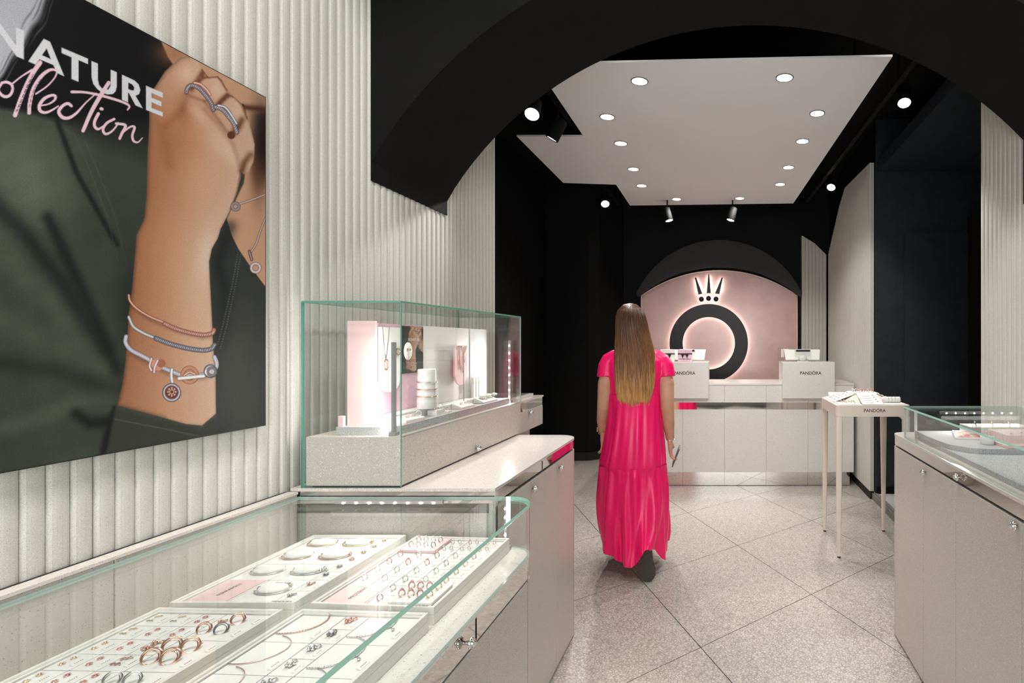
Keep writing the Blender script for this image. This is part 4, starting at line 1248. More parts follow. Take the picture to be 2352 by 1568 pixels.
m = MB(); m.box(P(1787, 0, 5.72).x, P(1829, 0, 5.72).x, 5.72, 5.724, 1.2565, 1.40)
one('card_holder', m, M['acryl'], 'clear acrylic card holder behind the right till monitor', 'card holder')
m = MB(); m.box(P(1794, 0, 5.716).x, P(1812, 0, 5.716).x, 5.7165, 5.7192, 1.30, 1.385)
one('info_card', m, mat('pale_pink_card', lin(220, 196, 196), 0.6), 'small pale card in the acrylic holder', 'card')

# ================================================================== high display table
hx0, hx1, hy0, hy1, hz = 0.762, 1.262, 3.655, 4.215, 1.030
ht = thing('display_table', 'high cream lacquered display table with tapering legs, lettered PANDÓRA', 'table', (1.01, 3.94, 0))
m = MB(); m.prism(rounded(hx0, hx1, hy0, hy1, [0.022] * 4, 5), 0.954, hz); m.build('tabletop', M['tableplastic'], ht, bevel=0.007)
for sx in (0, 1):
    for sy in (0, 1):
        kx = 1 if sx == 0 else -1; ky = 1 if sy == 0 else -1
        ex = hx0 + 0.047 if sx == 0 else hx1 - 0.047; ey = hy0 + 0.047 if sy == 0 else hy1 - 0.047
        y = (hy0 + 0.004) if sy == 0 else hy1 - 0.034
        m = MB(); m.prism([(ex - kx * 0.004, 0.9537), (ex - kx * 0.004, 0.915), (ex + kx * 0.003, 0.932), (ex + kx * 0.014, 0.945), (ex + kx * 0.034, 0.9537)], y, y + 0.030, axis='y'); m.build('corner_fillet', M['tableplastic'], ht)
        x = (hx0 + 0.004) if sx == 0 else hx1 - 0.034
        m = MB(); m.prism([(ey - ky * 0.004, 0.9537), (ey - ky * 0.004, 0.915), (ey + ky * 0.003, 0.932), (ey + ky * 0.014, 0.945), (ey + ky * 0.034, 0.9537)], x, x + 0.030, axis='x'); m.build('corner_fillet', M['tableplastic'], ht)
for sx in (0, 1):
    for sy in (0, 1):
        cx_ = (hx0 + 0.024) if sx == 0 else (hx1 - 0.024); cy_ = (hy0 + 0.024) if sy == 0 else (hy1 - 0.024)
        m = MB(); n = 10
        ring_ = lambda hw, z, ox, oy: [(ox + q[0], oy + q[1], z) for q in rounded(-hw, hw, -hw, hw, [hw * 0.45] * 4, 3)]
        secs = [ring_(0.0115, 0.010, cx_, cy_), ring_(0.016, 0.35, cx_, cy_), ring_(0.022, 0.80, cx_, cy_), ring_(0.0235, 0.9537, cx_, cy_)]
        k = len(secs[0]); vs = [v for s_ in secs for v in s_]
        m.add(vs, [(i * k + j, i * k + (j + 1) % k, (i + 1) * k + (j + 1) % k, (i + 1) * k + j) for i in range(3) for j in range(k)], 0, True)
        leg = m.build('leg', M['tableplastic'], ht)
        m = MB(); m.lathe([(0.011, 0.0), (0.012, 0.0095)], 10, M=Matrix.Translation((cx_, cy_, 0.0003))); m.build('foot', M['dark'], leg)
text('PANDÓRA', 0.146, ht, M['ink'], Vector((P(2009, 0, 3.655).x, hy0 - 0.0006, P(2009, 943, 3.655).z)) - ht.location, (PI / 2, 0, 0), offset=0.008)

py = thing('jewellery_stand', 'cream pyramid jewellery stand with sloping pads on the high table', 'jewellery stand', (1.01, 3.94, hz))
zb_, zt2 = hz + 0.0003, hz + 0.058
bx = (0.80, 1.225, 3.70, 4.17); tp = (0.935, 1.09, 3.86, 4.02)
def fr(bx, tp, z0, z1): return [(bx[0], bx[2], z0), (bx[1], bx[2], z0), (bx[1], bx[3], z0), (bx[0], bx[3], z0), (tp[0], tp[2], z1), (tp[1], tp[2], z1), (tp[1], tp[3], z1), (tp[0], tp[3], z1)]
m = MB(); m.hexa(fr((0.84, 1.185, 3.745, 4.13), tp, zb_, zt2)); m.build('pyramid', M['tableplastic'], py)
m = MB(); m.box(0.918, 1.107, 3.85, 4.03, zt2 + 0.0003, zt2 + 0.006); m.build('top_pad', M['pad'], py, bevel=0.0015)
def slope(y0, y1, x0, x1, z0, z1, axis):
    """sloping pad; axis x: climbs along +x from x0 to x1"""
    m = MB(); t = 0.006
    if axis == 'x':
        p = [(x0, y0, z0), (x1, y0, z1), (x1, y1, z1), (x0, y1, z0)]
    else:
        p = [(x0, y0, z0), (x1, y0, z0), (x1, y1, z1), (x0, y1, z1)]
    m.hexa(p + [(a, b, c_ + t) for a, b, c_ in p]); return m.build('slope_pad', M['pad'], py, bevel=0.0015)
slope(3.84, 4.04, 0.785, 0.925, zb_ + 0.001, zt2 - 0.004, 'x')
slope(3.84, 4.04, 1.235, 1.10, zb_ + 0.001, zt2 - 0.004, 'x')
slope(3.675, 3.85, 0.945, 1.085, zb_ + 0.001, zt2 - 0.002, 'y')
for (x0, x1, y0, y1) in ((0.785, 0.925, 3.675, 3.82), (1.10, 1.235, 3.675, 3.82), (0.785, 0.925, 4.06, 4.19)):
    m = MB(); m.box(x0, x1, y0, y1, zb_, zb_ + 0.007); m.build('flat_pad', M['pad'], py, bevel=0.0015)
for (x0, x1, y) in ((1.105, 1.225, 3.765), (0.80, 0.915, 4.11)):
    m = MB(); m.lathe([(0.019, 0), (0.020, 0.003), (0.020, x1 - x0 - 0.003), (0.019, x1 - x0)], 18, M=Matrix.Translation((x0, y, zb_ + 0.0272)) @ rot(0, PI / 2)); rl_ = m.build('bracelet_roll', M['pad'], py)
    for q in (0.3, 0.5, 0.68):
        m = MB(); m.torus(0.0212, 0.0012, 18, 5, M=Matrix.Translation((x0 + (x1 - x0) * q, y, zb_ + 0.0272)) @ rot(0, PI / 2)); m.build('bangle', M['silver'], rl_)
rr = random.Random(3)
def tput(kind, metal, p, rz, label, grp, sc=1.5):
    o = link_mesh(NAMES[kind], PR[kind + '_' + metal], None, p, (0, 0, rz)); o.scale = (sc,) * 3
    tag(o, label, CATS[kind], grp)
for i in range(10):
    a, b = i % 5, i // 5
    tput('ring', 'rose' if a > 0 else 'silver', (0.940 + a * 0.034, 3.90 + b * 0.06, zt2 + 0.0066), rr.uniform(-0.6, 0.6), '%s ring, %s in the %s line on top of the pyramid' % ('rose gold' if a > 0 else 'silver', ORD[a], ('near', 'far')[b]), 'rings on top of the pyramid stand', 1.5)
for i in range(10):
    a, b = i % 5, i // 5
    f = 0.12 + a * 0.19
    tput('charm', 'oxid', (0.785 + 0.14 * f, 3.90 + b * 0.08, zb_ + 0.0072 + (zt2 - 0.005 - zb_) * f), rr.uniform(0, 6), 'dark charm %s up the left slope, %s line' % (ORD[a], ('near', 'far')[b]), 'charms on the left slope of the pyramid stand', 0.85)
    tput('charm', 'silver' if b else 'gold', (1.235 - 0.135 * f, 3.90 + b * 0.08, zb_ + 0.0072 + (zt2 - 0.005 - zb_) * f), rr.uniform(0, 6), 'bright charm %s up the right slope, %s line' % (ORD[a], ('near', 'far')[b]), 'charms on the right slope of the pyramid stand', 0.85)
for i in range(8):
    a, b = i % 4, i // 4
    tput('ring', 'gold', (0.815 + a * 0.028, 3.715 + b * 0.055, zb_ + 0.0076), rr.uniform(-0.5, 0.5), 'gold ring, %s in the %s line on the flat front pad' % (ORD[a], ('near', 'far')[b]), 'gold rings on the front pad', 1.15)
for i in range(4):
    f = 0.2 + 0.2 * i
    z = zb_ + 0.0078 + (zt2 - 0.003 - zb_) * f; y = 3.675 + 0.175 * f
    m = MB(); m.tube([(0.968 + 0.030 - 0.030 * math.cos(PI * q / 10), y - 0.020 * math.sin(PI * q / 10), z - 0.020 * math.sin(PI * q / 10) * 0.3) for q in range(11)], 0.0011, 5)
    one('chain_bracelet', m, M['oxid'], 'dark chain bracelet, %s from the bottom of the front slope' % ORD[i], 'bracelet', 'chain bracelets on the front slope')
    tput('charm', 'oxid', (1.055 - 0.002 * i, y, z - 0.0003), i, 'dark charm beside the chain bracelets, %s from the bottom' % ORD[i], 'charms on the front slope', 0.7)

# ================================================================== right display counter
RX = 0.85; RZ = 1.0
rc = counter('display_counter', 'terrazzo display counter with low glass box and chrome knobs, right foreground', RX, 1.394, 0.45, 2.745, 0.06, RZ, -1,
        [0.455, 1.155, 1.548, 1.985, 2.31, 2.683], M['slab'], (0.990, 0.948, 0.938), [(PX(2126, 1084, RX).y, PX(2126, 1084, RX).z), (1.953, 0.968), (PX(2337, 1207, RX).y, PX(2337, 1207, RX).z)], [1.05], True)
def rpane(name, x0, x1, y0, y1, z0, z1, edge):
    m = MB(); m.box(x0, x1, y0, y1, z0, z1)
    dims = [x1 - x0, y1 - y0, z1 - z0]; ax = dims.index(min(dims))
    big = {2: (0, 1), 1: (2, 3), 0: (4, 5)}[ax]
    for i in range(6): m.m[i] = 0 if i in big else (1 if i == 4 else 2)
    return m.build(name, [M['glass'], M[edge], M['edgethin']], rc)
gz_ = 1.150
rpane('glass_top', 0.857, 1.394, 0.45, 2.585, gz_ - 0.008, gz_, 'edge')
rpane('glass_front', 0.859, 0.866, 0.45, 2.578, RZ + 0.0005, gz_ - 0.0085, 'edgethin')
rpane('glass_end', 0.867, 1.394, 2.571, 2.578, RZ + 0.0005, gz_ - 0.0085, 'edgethin')
m = MB(); m.box(0.889, 0.899, 2.515, 2.525, RZ + 0.0005, gz_ - 0.0085); m.build('corner_post', M['chrome'], rc)
led_bar(rc, (1.02, 2.560, 1.122), (1.385, 2.560, 1.122), (0, -1, -0.4), 8, False, light=0.8)
# felt boards
m = MB(); m.prism(rounded(0.908, 1.39, 0.47, 2.55, [0, 0, 0.02, 0.02]), RZ + 0.0005, 1.018)
tag(m.build('felt_board', M['felt'], rc), 'lower grey felt board')
cur = [(2106, 990), (2130, 1002), (2158, 1013), (2183, 1021), (2225, 1028), (2272, 1031), (2352, 1032)]
cp = [PZ(x, y, 1.038) for x, y in cur]
m = MB(); m.prism([(p.x, p.y) for p in cp] + [(1.388, cp[-1].y), (1.388, 2.548), (cp[0].x, 2.548)], 1.0185, 1.038)
tag(m.build('felt_board', M['felt'], rc), 'upper grey felt board with a curved edge')
ZU = 1.0385
p = PZ(2222, 1002, 1.044)
t = thing('picture_card', 'small tilted card with a pink and red picture in the right glass box', 'picture card', (p.x, p.y, ZU), (0, 0, -0.25))
m = MB(); m.hexa([(-0.055, -0.045, 0), (0.055, -0.045, 0), (0.055, 0.045, 0), (-0.055, 0.045, 0), (-0.055, -0.045, 0.006), (0.055, -0.045, 0.006), (0.055, 0.045, 0.024), (-0.055, 0.045, 0.024)]); m.build('holder', M['white'], t, local=True)
m = MB(); m.hexa([(-0.050, -0.041, 0.0072), (0.050, -0.041, 0.0072), (0.050, 0.041, 0.0236), (-0.050, 0.041, 0.0236), (-0.050, -0.041, 0.0076), (0.050, -0.041, 0.0076), (0.050, 0.041, 0.0240), (-0.050, 0.041, 0.0240)])
m.build('picture', noisy('pink_red_print', lin(232, 214, 206), lin(170, 62, 62), 32, 0.4), t, local=True)
p = PZ(2273, 1021, ZU)
t = thing('ring_drum', 'round white ring drum on the curved felt board', 'ring drum', (p.x, p.y + 0.02, ZU))
m = MB(); m.lathe([(0.026, 0), (0.027, 0.002), (0.027, 0.030), (0.025, 0.032), (0.001, 0.032)], 24); m.build('drum', M['white'], t, local=True)
for i in range(3):
    o = link_mesh('ring', PR['ring_rose'], None, (p.x - 0.014 + 0.014 * i, p.y + 0.02, ZU + 0.0322), (0, 0, 0.4 * i)); o.scale = (1.1,) * 3
    tag(o, 'rose gold ring on the round drum, %s from the left' % ORD[i], 'ring', 'rings on the drum')
pb = thing('tier_block', 'pale pink tiered jewellery block, right edge of the right glass box', 'jewellery block', (1.24, 2.22, ZU))
m = MB(); m.box(1.105, 1.36, 2.115, 2.33, ZU, ZU + 0.012); m.build('lower_tier', M['pink'], pb, bevel=0.001)
m = MB(); m.box(1.135, 1.36, 2.17, 2.33, ZU + 0.0122, ZU + 0.042); m.build('upper_tier', M['pink'], pb, bevel=0.001)
for i in range(4):
    o = link_mesh('stud_earring', PR['stud_rose'], None, (1.17 + 0.05 * i, 2.205 + 0.02 * (i % 2), ZU + 0.0424)); o.scale = (1.2,) * 3
    tag(o, 'rose gold stud on the pink tiered block, %s from the left' % ORD[i], 'earring', 'studs on the pink block')
wb_ = thing('jewellery_block', 'white block with rings behind the pink tiered block', 'jewellery block', (1.20, 2.42, ZU))
m = MB(); m.box(1.075, 1.34, 2.36, 2.47, ZU, ZU + 0.045); m.build('block', M['white'], wb_, bevel=0.001)
for i in range(3):
    o = link_mesh('ring', PR[('ring_silver', 'ring_gold', 'ring_silver')[i]], None, (1.115 + 0.075 * i, 2.40, ZU + 0.0453), (0, 0, 0.3)); o.scale = (1.3,) * 3
    tag(o, '%s ring on the white block, %s from the left' % (('silver', 'gold', 'silver')[i], ORD[i]), 'ring', 'rings on the white block')
# ================================================================== wall poster (flat print)
def sd_poly(pts, X, Y):
    """signed distance to a polygon, negative inside"""
    d = np.full(X.shape, 1e9); inside = np.zeros(X.shape, bool)
    n = len(pts)
    for i in range(n):
        ax, ay = pts[i]; bx_, by_ = pts[(i + 1) % n]
        ex, ey = bx_ - ax, by_ - ay
        wx, wy = X - ax, Y - ay
        t = np.clip((wx * ex + wy * ey) / (ex * ex + ey * ey + 1e-9), 0, 1)
        d = np.minimum(d, (wx - ex * t) ** 2 + (wy - ey * t) ** 2)
        c = ((ay > Y) != (by_ > Y)) & (X < (bx_ - ax) * (Y - ay) / (by_ - ay + 1e-12) + ax)
        inside ^= c
    d = np.sqrt(d)
    return np.where(inside, -d, d)

def d_line(pts, X, Y, ws=None):
    """distance to a polyline minus its (varying) half width; also the parameter along it"""
    d = np.full(X.shape, 1e9)
    for i in range(len(pts) - 1):
        ax, ay = pts[i]; bx_, by_ = pts[i + 1]
        ex, ey = bx_ - ax, by_ - ay
        wx, wy = X - ax, Y - ay
        t = np.clip((wx * ex + wy * ey) / (ex * ex + ey * ey + 1e-9), 0, 1)
        q = np.sqrt((wx - ex * t) ** 2 + (wy - ey * t) ** 2)
        if ws is not None: q = q - (ws[i] + (ws[i + 1] - ws[i]) * t)
        d = np.minimum(d, q)
    return d

def spline(pts, n=6):
    """smooth a polyline (Catmull-Rom)"""
    p = [np.array(q, float) for q in pts]
    p = [2 * p[0] - p[1]] + p + [2 * p[-1] - p[-2]]
    out = []
    for i in range(1, len(p) - 2):
        for k in range(n):
            t = k / n
            out.append(0.5 * ((2 * p[i]) + (-p[i - 1] + p[i + 1]) * t + (2 * p[i - 1] - 5 * p[i] + 4 * p[i + 1] - p[i + 2]) * t * t + (-p[i - 1] + 3 * p[i] - 3 * p[i + 1] + p[i + 2]) * t ** 3))
    out.append(p[-2])
    return [tuple(q) for q in out]

def zc(pts, s, ox=0, oy=0): return [(ox + x / s, oy + y / s) for x, y in pts]

def paint(X, Y, AA=1.5, letters=True):
    """colours (0-255) of the printed picture at picture points X, Y"""
    C = np.zeros(X.shape + (3,))
    def over(a, c):
        a = np.clip(a, 0, 1)[..., None]
        C[...] = C * (1 - a) + np.array(c, float) * a
    def mul(a, f):
        C[...] = C * (1 - np.clip(a, 0, 1)[..., None] * (1 - f))
    def cov(d, soft=0): return np.clip(0.5 - d / (AA + soft), 0, 1)
    def blob(cx, cy, rx, ry, ang=0):
        c, s = math.cos(ang), math.sin(ang)
        u = ((X - cx) * c + (Y - cy) * s) / rx; v = (-(X - cx) * s + (Y - cy) * c) / ry
        return np.exp(-(u * u + v * v))
    def streak(pts, w): return np.exp(-(d_line(pts, X, Y) / w) ** 2)
    # dark green coat
    C[...] = (60, 67, 58)
    over(0.75 * blob(60, 400, 130, 120, 0.3), (98, 102, 90))
    over(0.5 * blob(250, 420, 70, 150), (46, 52, 46))
    over(0.6 * streak([(-120, 480), (60, 640), (230, 800)], 38), (80, 85, 74))
    over(0.6 * streak([(-160, 660), (60, 760), (250, 840)], 40), (76, 81, 70))
    over(0.75 * streak([(-60, 420), (60, 540), (150, 660), (240, 800)], 24), (30, 33, 31))
    over(0.8 * streak([(110, 500), (200, 690), (270, 850)], 16), (28, 30, 29))
    over(0.6 * streak([(-100, 820), (120, 850), (270, 900)], 22), (36, 40, 37))
    over(0.55 * streak([(-100, 1010), (100, 960), (170, 930), (262, 915)], 24), (84, 87, 76))
    over(0.85 * streak([(175, 950), (205, 972), (245, 968)], 14), (26, 28, 27))
    over(0.9 * streak([(262, 950), (246, 1000), (232, 1060)], 9), (24, 25, 26))
    over(0.8 * streak([(132, 279), (175, 395), (222, 480), (268, 560)], 7), (24, 26, 25))
    for off in (32, 50):
        over(0.35 * streak([(132 + off, 290), (178 + off, 400), (215 + off, 500), (240 + off, 600)], 1.6), (86, 88, 78))
    over(0.65 * blob(300, 700, 40, 160), (32, 36, 34))
    C[...] *= (1 + 0.05 * np.sin(X * 0.021 + 1.3 * np.sin(Y * 0.013)) * np.sin(Y * 0.017 - X * 0.008) + 0.03 * np.sin(X * 0.063 + Y * 0.041) * np.sin(Y * 0.057 - X * 0.022))[..., None]
    # black backdrop
    line = np.interp(X, [-900, 0, 80, 135, 200, 345], [180, 247, 262, 276, 300, 330])
    wd = np.interp(X, [-900, 0, 135, 230, 345], [10, 12, 16, 90, 120])
    over(np.clip((line - Y) / wd + 0.5, 0, 1), (23, 23, 25))
    # pale hair at the upper left
    wob = 6 * np.sin(Y * 0.035 + X * 0.02) + 2.0 * np.sin(X * 0.07 - Y * 0.05)
    hd = sd_poly([(-900, -900), (118, -60), (112, 0), (85, 45), (55, 85), (32, 118), (14, 150), (0, 178), (-40, 260), (-900, 700)], X, Y) + wob
    over(np.clip(0.5 - hd / 12, 0, 1), (170, 172, 178))
    for off, al in ((-8, 0.6), (-17, 0.4), (7, -0.5), (15, -0.35)):
        over(abs(al) * np.exp(-((hd - off) / 2.2) ** 2) * (0.5 + 0.5 * np.sin(X * 0.16 + Y * 0.05 + off)), (40, 40, 43) if al > 0 else (150, 152, 157))
    # neck and chest
    sk = sd_poly([(366, 84), (620, 228), (620, 690), (560, 600), (515, 515), (560, 420), (575, 300), (560, 240), (420, 180), (385, 130)], X, Y)
    over(cov(sk, 2), (196, 152, 122))
    over(0.7 * blob(400, 120, 40, 30), (150, 100, 70)); over(0.0 * blob(0, 0, 1, 1), (0, 0, 0))
    over(0.85 * np.clip(cov(sk, 2) * blob(600, 330, 22, 95), 0, 1), (34, 26, 24))
    over(0.7 * np.clip(cov(sk, 2) * blob(592, 400, 16, 60), 0, 1), (110, 70, 48))
    over(0.85 * cov(sk) * np.exp(-((Y - (250 + (600 - X) * -0.1)) / 7) ** 2) * (X > 556), (70, 44, 32))
    over(0.88 * cov(sk) * np.clip((X - 570) / 34, 0, 1) * np.clip((Y - 248) / 18, 0, 1) * np.clip((440 - Y) / 90, 0, 1), (34, 25, 22))
    # shirt at the right
    over(cov(sd_poly([(484, 560), (520, 500), (532, 540), (548, 572), (575, 612), (620, 672), (620, 1000), (480, 1000), (486, 720)], X, Y), 1), (54, 57, 54))
    over(0.6 * streak([(530, 520), (500, 600), (520, 680), (505, 780)], 16), (36, 38, 37))
    over(0.5 * streak([(560, 700), (540, 860), (560, 980)], 30), (66, 68, 63))
    for pts in ([(547, 580), (532, 660), (512, 745), (500, 790)], [(553, 584), (540, 660), (520, 750), (506, 800)]):
        over(0.45 * streak(pts, 1.3) * (np.sin(Y * 1.1) > -0.2), (150, 152, 144))
    # hand and forearm
    arm = [(359, 195), (379, 164), (411, 134), (429, 129), (448, 134), (461, 143), (466, 161), (479, 177), (500, 175), (511, 186), (518, 200), (536, 221), (555, 238), (564, 258), (571, 279), (579, 307), (585, 332), (584, 352), (582, 371), (571, 395), (559, 400), (554, 391), (552, 411), (543, 446), (529, 482), (507, 525), (500, 547), (486, 572), (480, 601), (482, 647), (486, 719), (489, 790), (495, 861), (496, 951), (464, 977), (429, 974), (357, 954), (304, 940), (270, 931), (282, 879), (289, 826), (296, 719), (304, 658), (311, 576), (314, 540), (332, 500), (337, 446), (339, 357), (343, 286), (343, 250), (346, 214)]
    ad = sd_poly(arm, X, Y)
    la = np.interp(Y, [130, 195, 250, 357, 446, 540, 658, 826, 931, 980], [420, 359, 343, 339, 337, 314, 304, 289, 270, 270])
    ra = np.interp(Y, [130, 200, 260, 332, 400, 482, 572, 647, 790, 861, 980], [450, 518, 565, 585, 560, 529, 486, 482, 489, 495, 497])
    t = np.clip((X - la) / (ra - la + 1e-6), 0, 1)[..., None]
    cA, cB, cC = np.array((154, 104, 74.)), np.array((188, 142, 111.)), np.array((206, 172, 149.))
    skin = np.where(t < 0.5, cA + (cB - cA) * t * 2, cB + (cC - cB) * (t - 0.5) * 2)
    pale = np.clip((330 - Y) / 160, 0, 1)[..., None]
    skin = skin * (1 - 0.55 * pale) + np.array((206, 168, 142.)) * 0.55 * pale
    a = cov(ad, 0.8)[..., None]
    C[...] = C * (1 - a) + skin * a
    inn = np.clip(a[..., 0], 0, 1)
    over(0.55 * inn * blob(472, 590, 22, 70, 0.15), (226, 204, 186))
    over(0.45 * inn * blob(455, 740, 40, 120), (212, 174, 142))
    over(0.6 * inn * blob(395, 310, 45, 60), (164, 106, 70))
    over(0.65 * inn * blob(422, 250, 18, 34), (150, 94, 62))
    over(0.55 * inn * blob(505, 330, 26, 40, -0.5), (222, 190, 166))
    over(0.5 * inn * blob(535, 360, 16, 34, -0.5), (226, 196, 172))
    over(0.4 * inn * blob(470, 420, 40, 80), (206, 162, 130))
    mul(0.45 * inn * np.exp(-(np.minimum(ad, 0) / 7.0) ** 2) * (X < (la + ra) / 2), 0.6)
    mul(0.25 * inn * np.exp(-(np.minimum(ad, 0) / 3.5) ** 2), 0.6)
    for pts, w, k in (([(462, 170), (448, 190), (440, 205)], 6, 0.7), ([(522, 220), (508, 232), (496, 246)], 6, 0.75), ([(466, 160), (478, 178), (500, 174), (516, 200)], 2.2, 0.5),
                      ([(555, 275), (548, 290), (540, 300)], 8, 0.8), ([(575, 355), (562, 372), (556, 392)], 8, 0.75), ([(428, 215), (440, 222), (470, 232)], 4, 0.3), ([(553, 392), (545, 440), (530, 480)], 2.5, 0.45)):
        over(k * inn * streak(pts, w), (92, 52, 34))
    over(0.7 * inn * blob(428, 168, 24, 26), (218, 184, 160)); over(0.75 * inn * blob(498, 206, 15, 17), (220, 186, 160)); over(0.75 * inn * blob(545, 256, 12, 17), (220, 184, 158))
    over(0.45 * inn * blob(455, 262, 40, 12, 0.75), (220, 188, 162)); over(0.4 * inn * blob(572, 335, 11, 26), (212, 172, 144))
    for pts, w, k in (([(466, 163), (465, 178), (452, 193), (440, 200)], 5, 0.85), ([(468, 179), (485, 175), (500, 176), (512, 187), (521, 207)], 3.0, 0.7), ([(524, 219), (540, 223), (556, 241), (568, 272)], 3.0, 0.65), ([(522, 218), (512, 228), (500, 242)], 5, 0.85), ([(470, 232), (492, 262), (520, 300), (538, 312)], 4, 0.4),
                      ([(380, 290), (420, 250), (428, 218)], 9, 0.25), ([(470, 250), (500, 285), (535, 330), (552, 385)], 6, 0.22), ([(345, 262), (372, 300), (390, 380)], 14, 0.2)):
        over(k * inn * streak(pts, w), (112, 66, 44))
    # cuff
    cu = sd_poly([(262, 930), (304, 941), (357, 955), (429, 975), (464, 978), (498, 948), (500, 998), (380, 1025), (236, 1062), (252, 990)], X, Y)
    over(cov(cu, 1), (56, 59, 53))
    over(0.6 * cov(cu) * streak([(262, 932), (357, 957), (460, 981), (497, 952)], 5), (74, 76, 68))
    over(0.5 * cov(cu) * streak([(262, 962), (380, 985), (470, 1004)], 1.5), (110, 110, 100))
    over(0.8 * streak([(262, 935), (252, 985), (238, 1050)], 5), (28, 29, 28))
    # jewellery in the picture
    def band(pts, w, c, dark, hi, beads=0):
        p = spline(pts)
        d = d_line(p, X, Y)
        over(np.clip(0.5 - (d - w - 1.0) / AA, 0, 1) * 0.9, dark)
        over(np.clip(0.5 - (d - w) / AA, 0, 1), c)
        over(0.85 * np.exp(-(d / (w * 0.42)) ** 2), hi)
        if beads: over(beads * np.exp(-(d / (w * 0.5)) ** 2) * (np.sin(1.25 * X + 0.9 * Y) > 0.1), dark)
    def disc(cx, cy, r, c): over(np.clip(0.5 - (np.hypot(X - cx, Y - cy) - r) / AA, 0, 1), c)
    def rng(cx, cy, r, w, c, dark=(60, 40, 36)):
        d = np.abs(np.hypot(X - cx, Y - cy) - r)
        over(np.clip(0.5 - (d - w - 1) / AA, 0, 1) * 0.8, dark); over(np.clip(0.5 - (d - w) / AA, 0, 1), c)
    Z5 = lambda p: zc(p, 4.9, 260, 640)
    mul(0.35 * inn * streak(Z5([(190, 300), (400, 450), (700, 590), (1000, 665), (1110, 650)]), 5), 0.5)
    band(Z5([(175, 185), (190, 250), (260, 330), (400, 420), (580, 495)]), 2.2, (196, 136, 108), (84, 48, 38), (240, 206, 190))
    band(Z5([(580, 505), (700, 560), (850, 605), (1000, 632), (1110, 615), (1135, 575)]), 4.2, (178, 112, 92), (84, 48, 40), (226, 206, 206), 0.6)
    band(Z5([(175, 430), (230, 540), (350, 615), (480, 670)]), 3.0, (170, 172, 172), (60, 56, 56), (228, 230, 228))
    band(Z5([(480, 670), (650, 735), (850, 785), (1000, 805), (1100, 790), (1140, 745)]), 4.6, (112, 112, 122), (48, 46, 52), (206, 204, 222), 0.7)
    ch = Z5([(145, 650), (140, 720), (200, 800), (330, 870), (440, 930), (560, 1000), (680, 1050), (760, 1080), (900, 1090), (1040, 1070), (1150, 1010), (1165, 950), (1140, 880)])
    mul(0.4 * inn * streak([(x, y + 8) for x, y in ch[2:10]], 6), 0.5)
    band(ch, 4.2, (186, 184, 198), (78, 72, 80), (232, 230, 240))
    over(0.35 * np.clip(0.5 - (d_line(spline(ch), X, Y) - 3.8) / AA, 0, 1) * (np.sin((X + Y * 0.5) * 1.7) > 0.2), (110, 106, 122))
    Q = lambda x, y: (260 + x / 4.9, 640 + y / 4.9)
    for dx, dy, r, c in ((455, 985, 13, (150, 92, 74)), (500, 965, 14, (206, 150, 126)), (540, 950, 10, (168, 106, 86))):
        disc(*Q(dx, dy), r, c)
    band(Z5([(430, 900), (410, 980), (430, 1030)]), 2.4, (216, 190, 196), (110, 70, 60), (240, 228, 236))
    band(Z5([(500, 920), (470, 990), (460, 1050)]), 2.4, (216, 190, 196), (110, 70, 60), (240, 228, 236))
    band(Z5([(660, 1020), (655, 1090), (665, 1160)]), 3.0, (214, 212, 214), (90, 84, 84), (244, 244, 244))
    rng(*Q(860, 1082), 16.5, 3.6, (196, 138, 108)); band(Z5([(800, 1085), (860, 1050), (920, 1075)]), 2.2, (206, 150, 120), (100, 60, 46), (238, 206, 188))
    band(Z5([(740, 1122), (1020, 1094)]), 3.4, (222, 222, 222), (96, 90, 90), (246, 246, 246))
    disc(*Q(1095, 1040), 16, (96, 94, 98)); disc(*Q(1095, 1040), 13, (186, 186, 192)); disc(*Q(1060, 1050), 6, (232, 232, 236)); rng(*Q(1110, 1045), 9, 2.0, (128, 126, 130))
    disc(*Q(658, 1280), 21.5, (66, 62, 70)); disc(*Q(658, 1280), 19.5, (190, 192, 204)); disc(*Q(658, 1278), 15.8, (108, 62, 50))
    for k in range(8): disc(*Q(660 + 44 * math.cos(k * PI / 4), 1272 + 44 * math.sin(k * PI / 4)), 1.9, (226, 196, 184))
    rng(*Q(660, 1272), 5.0, 1.3, (210, 160, 140))
    Z6 = lambda p: zc(p, 4.9, 330, 100)
    band(Z6([(480, 545), (500, 490), (545, 470), (620, 500), (700, 585), (760, 670), (785, 745)]), 4.2, (128, 118, 126), (56, 44, 44), (222, 214, 222), 0.7)
    band(Z6([(570, 440), (640, 460), (710, 520), (745, 575)]), 2.2, (216, 160, 136), (120, 76, 60), (244, 210, 196))
    band(Z6([(805, 712), (880, 740), (950, 815), (1010, 900), (1050, 1000)]), 4.0, (138, 132, 140), (56, 48, 50), (228, 220, 228), 0.7)
    band(Z6([(840, 695), (920, 720), (990, 810), (1045, 900)]), 2.0, (206, 206, 212), (80, 74, 76), (244, 244, 248))
    disc(330 + 985 / 4.9, 100 + 1030 / 4.9, 9, (96, 60, 42))
    rng(541, 474, 8, 2.6, (150, 140, 150)); band([(551, 468), (580, 458), (610, 446)], 1.5, (170, 150, 146), (110, 80, 66), (220, 210, 212))
    band([(610, 500), (598, 530), (588, 560), (574, 582)], 1.5, (166, 146, 142), (110, 80, 66), (220, 210, 212))
    rng(587, 615, 10, 2.6, (206, 196, 200)); disc(587, 614, 4, (196, 150, 134)); band([(573, 577), (578, 596)], 2.6, (120, 90, 84), (70, 50, 46), (190, 176, 178))
    if not letters: return C
    # lettering
    L = lambda p: zc(p, 4.48)
    GREY = (204, 205, 209)
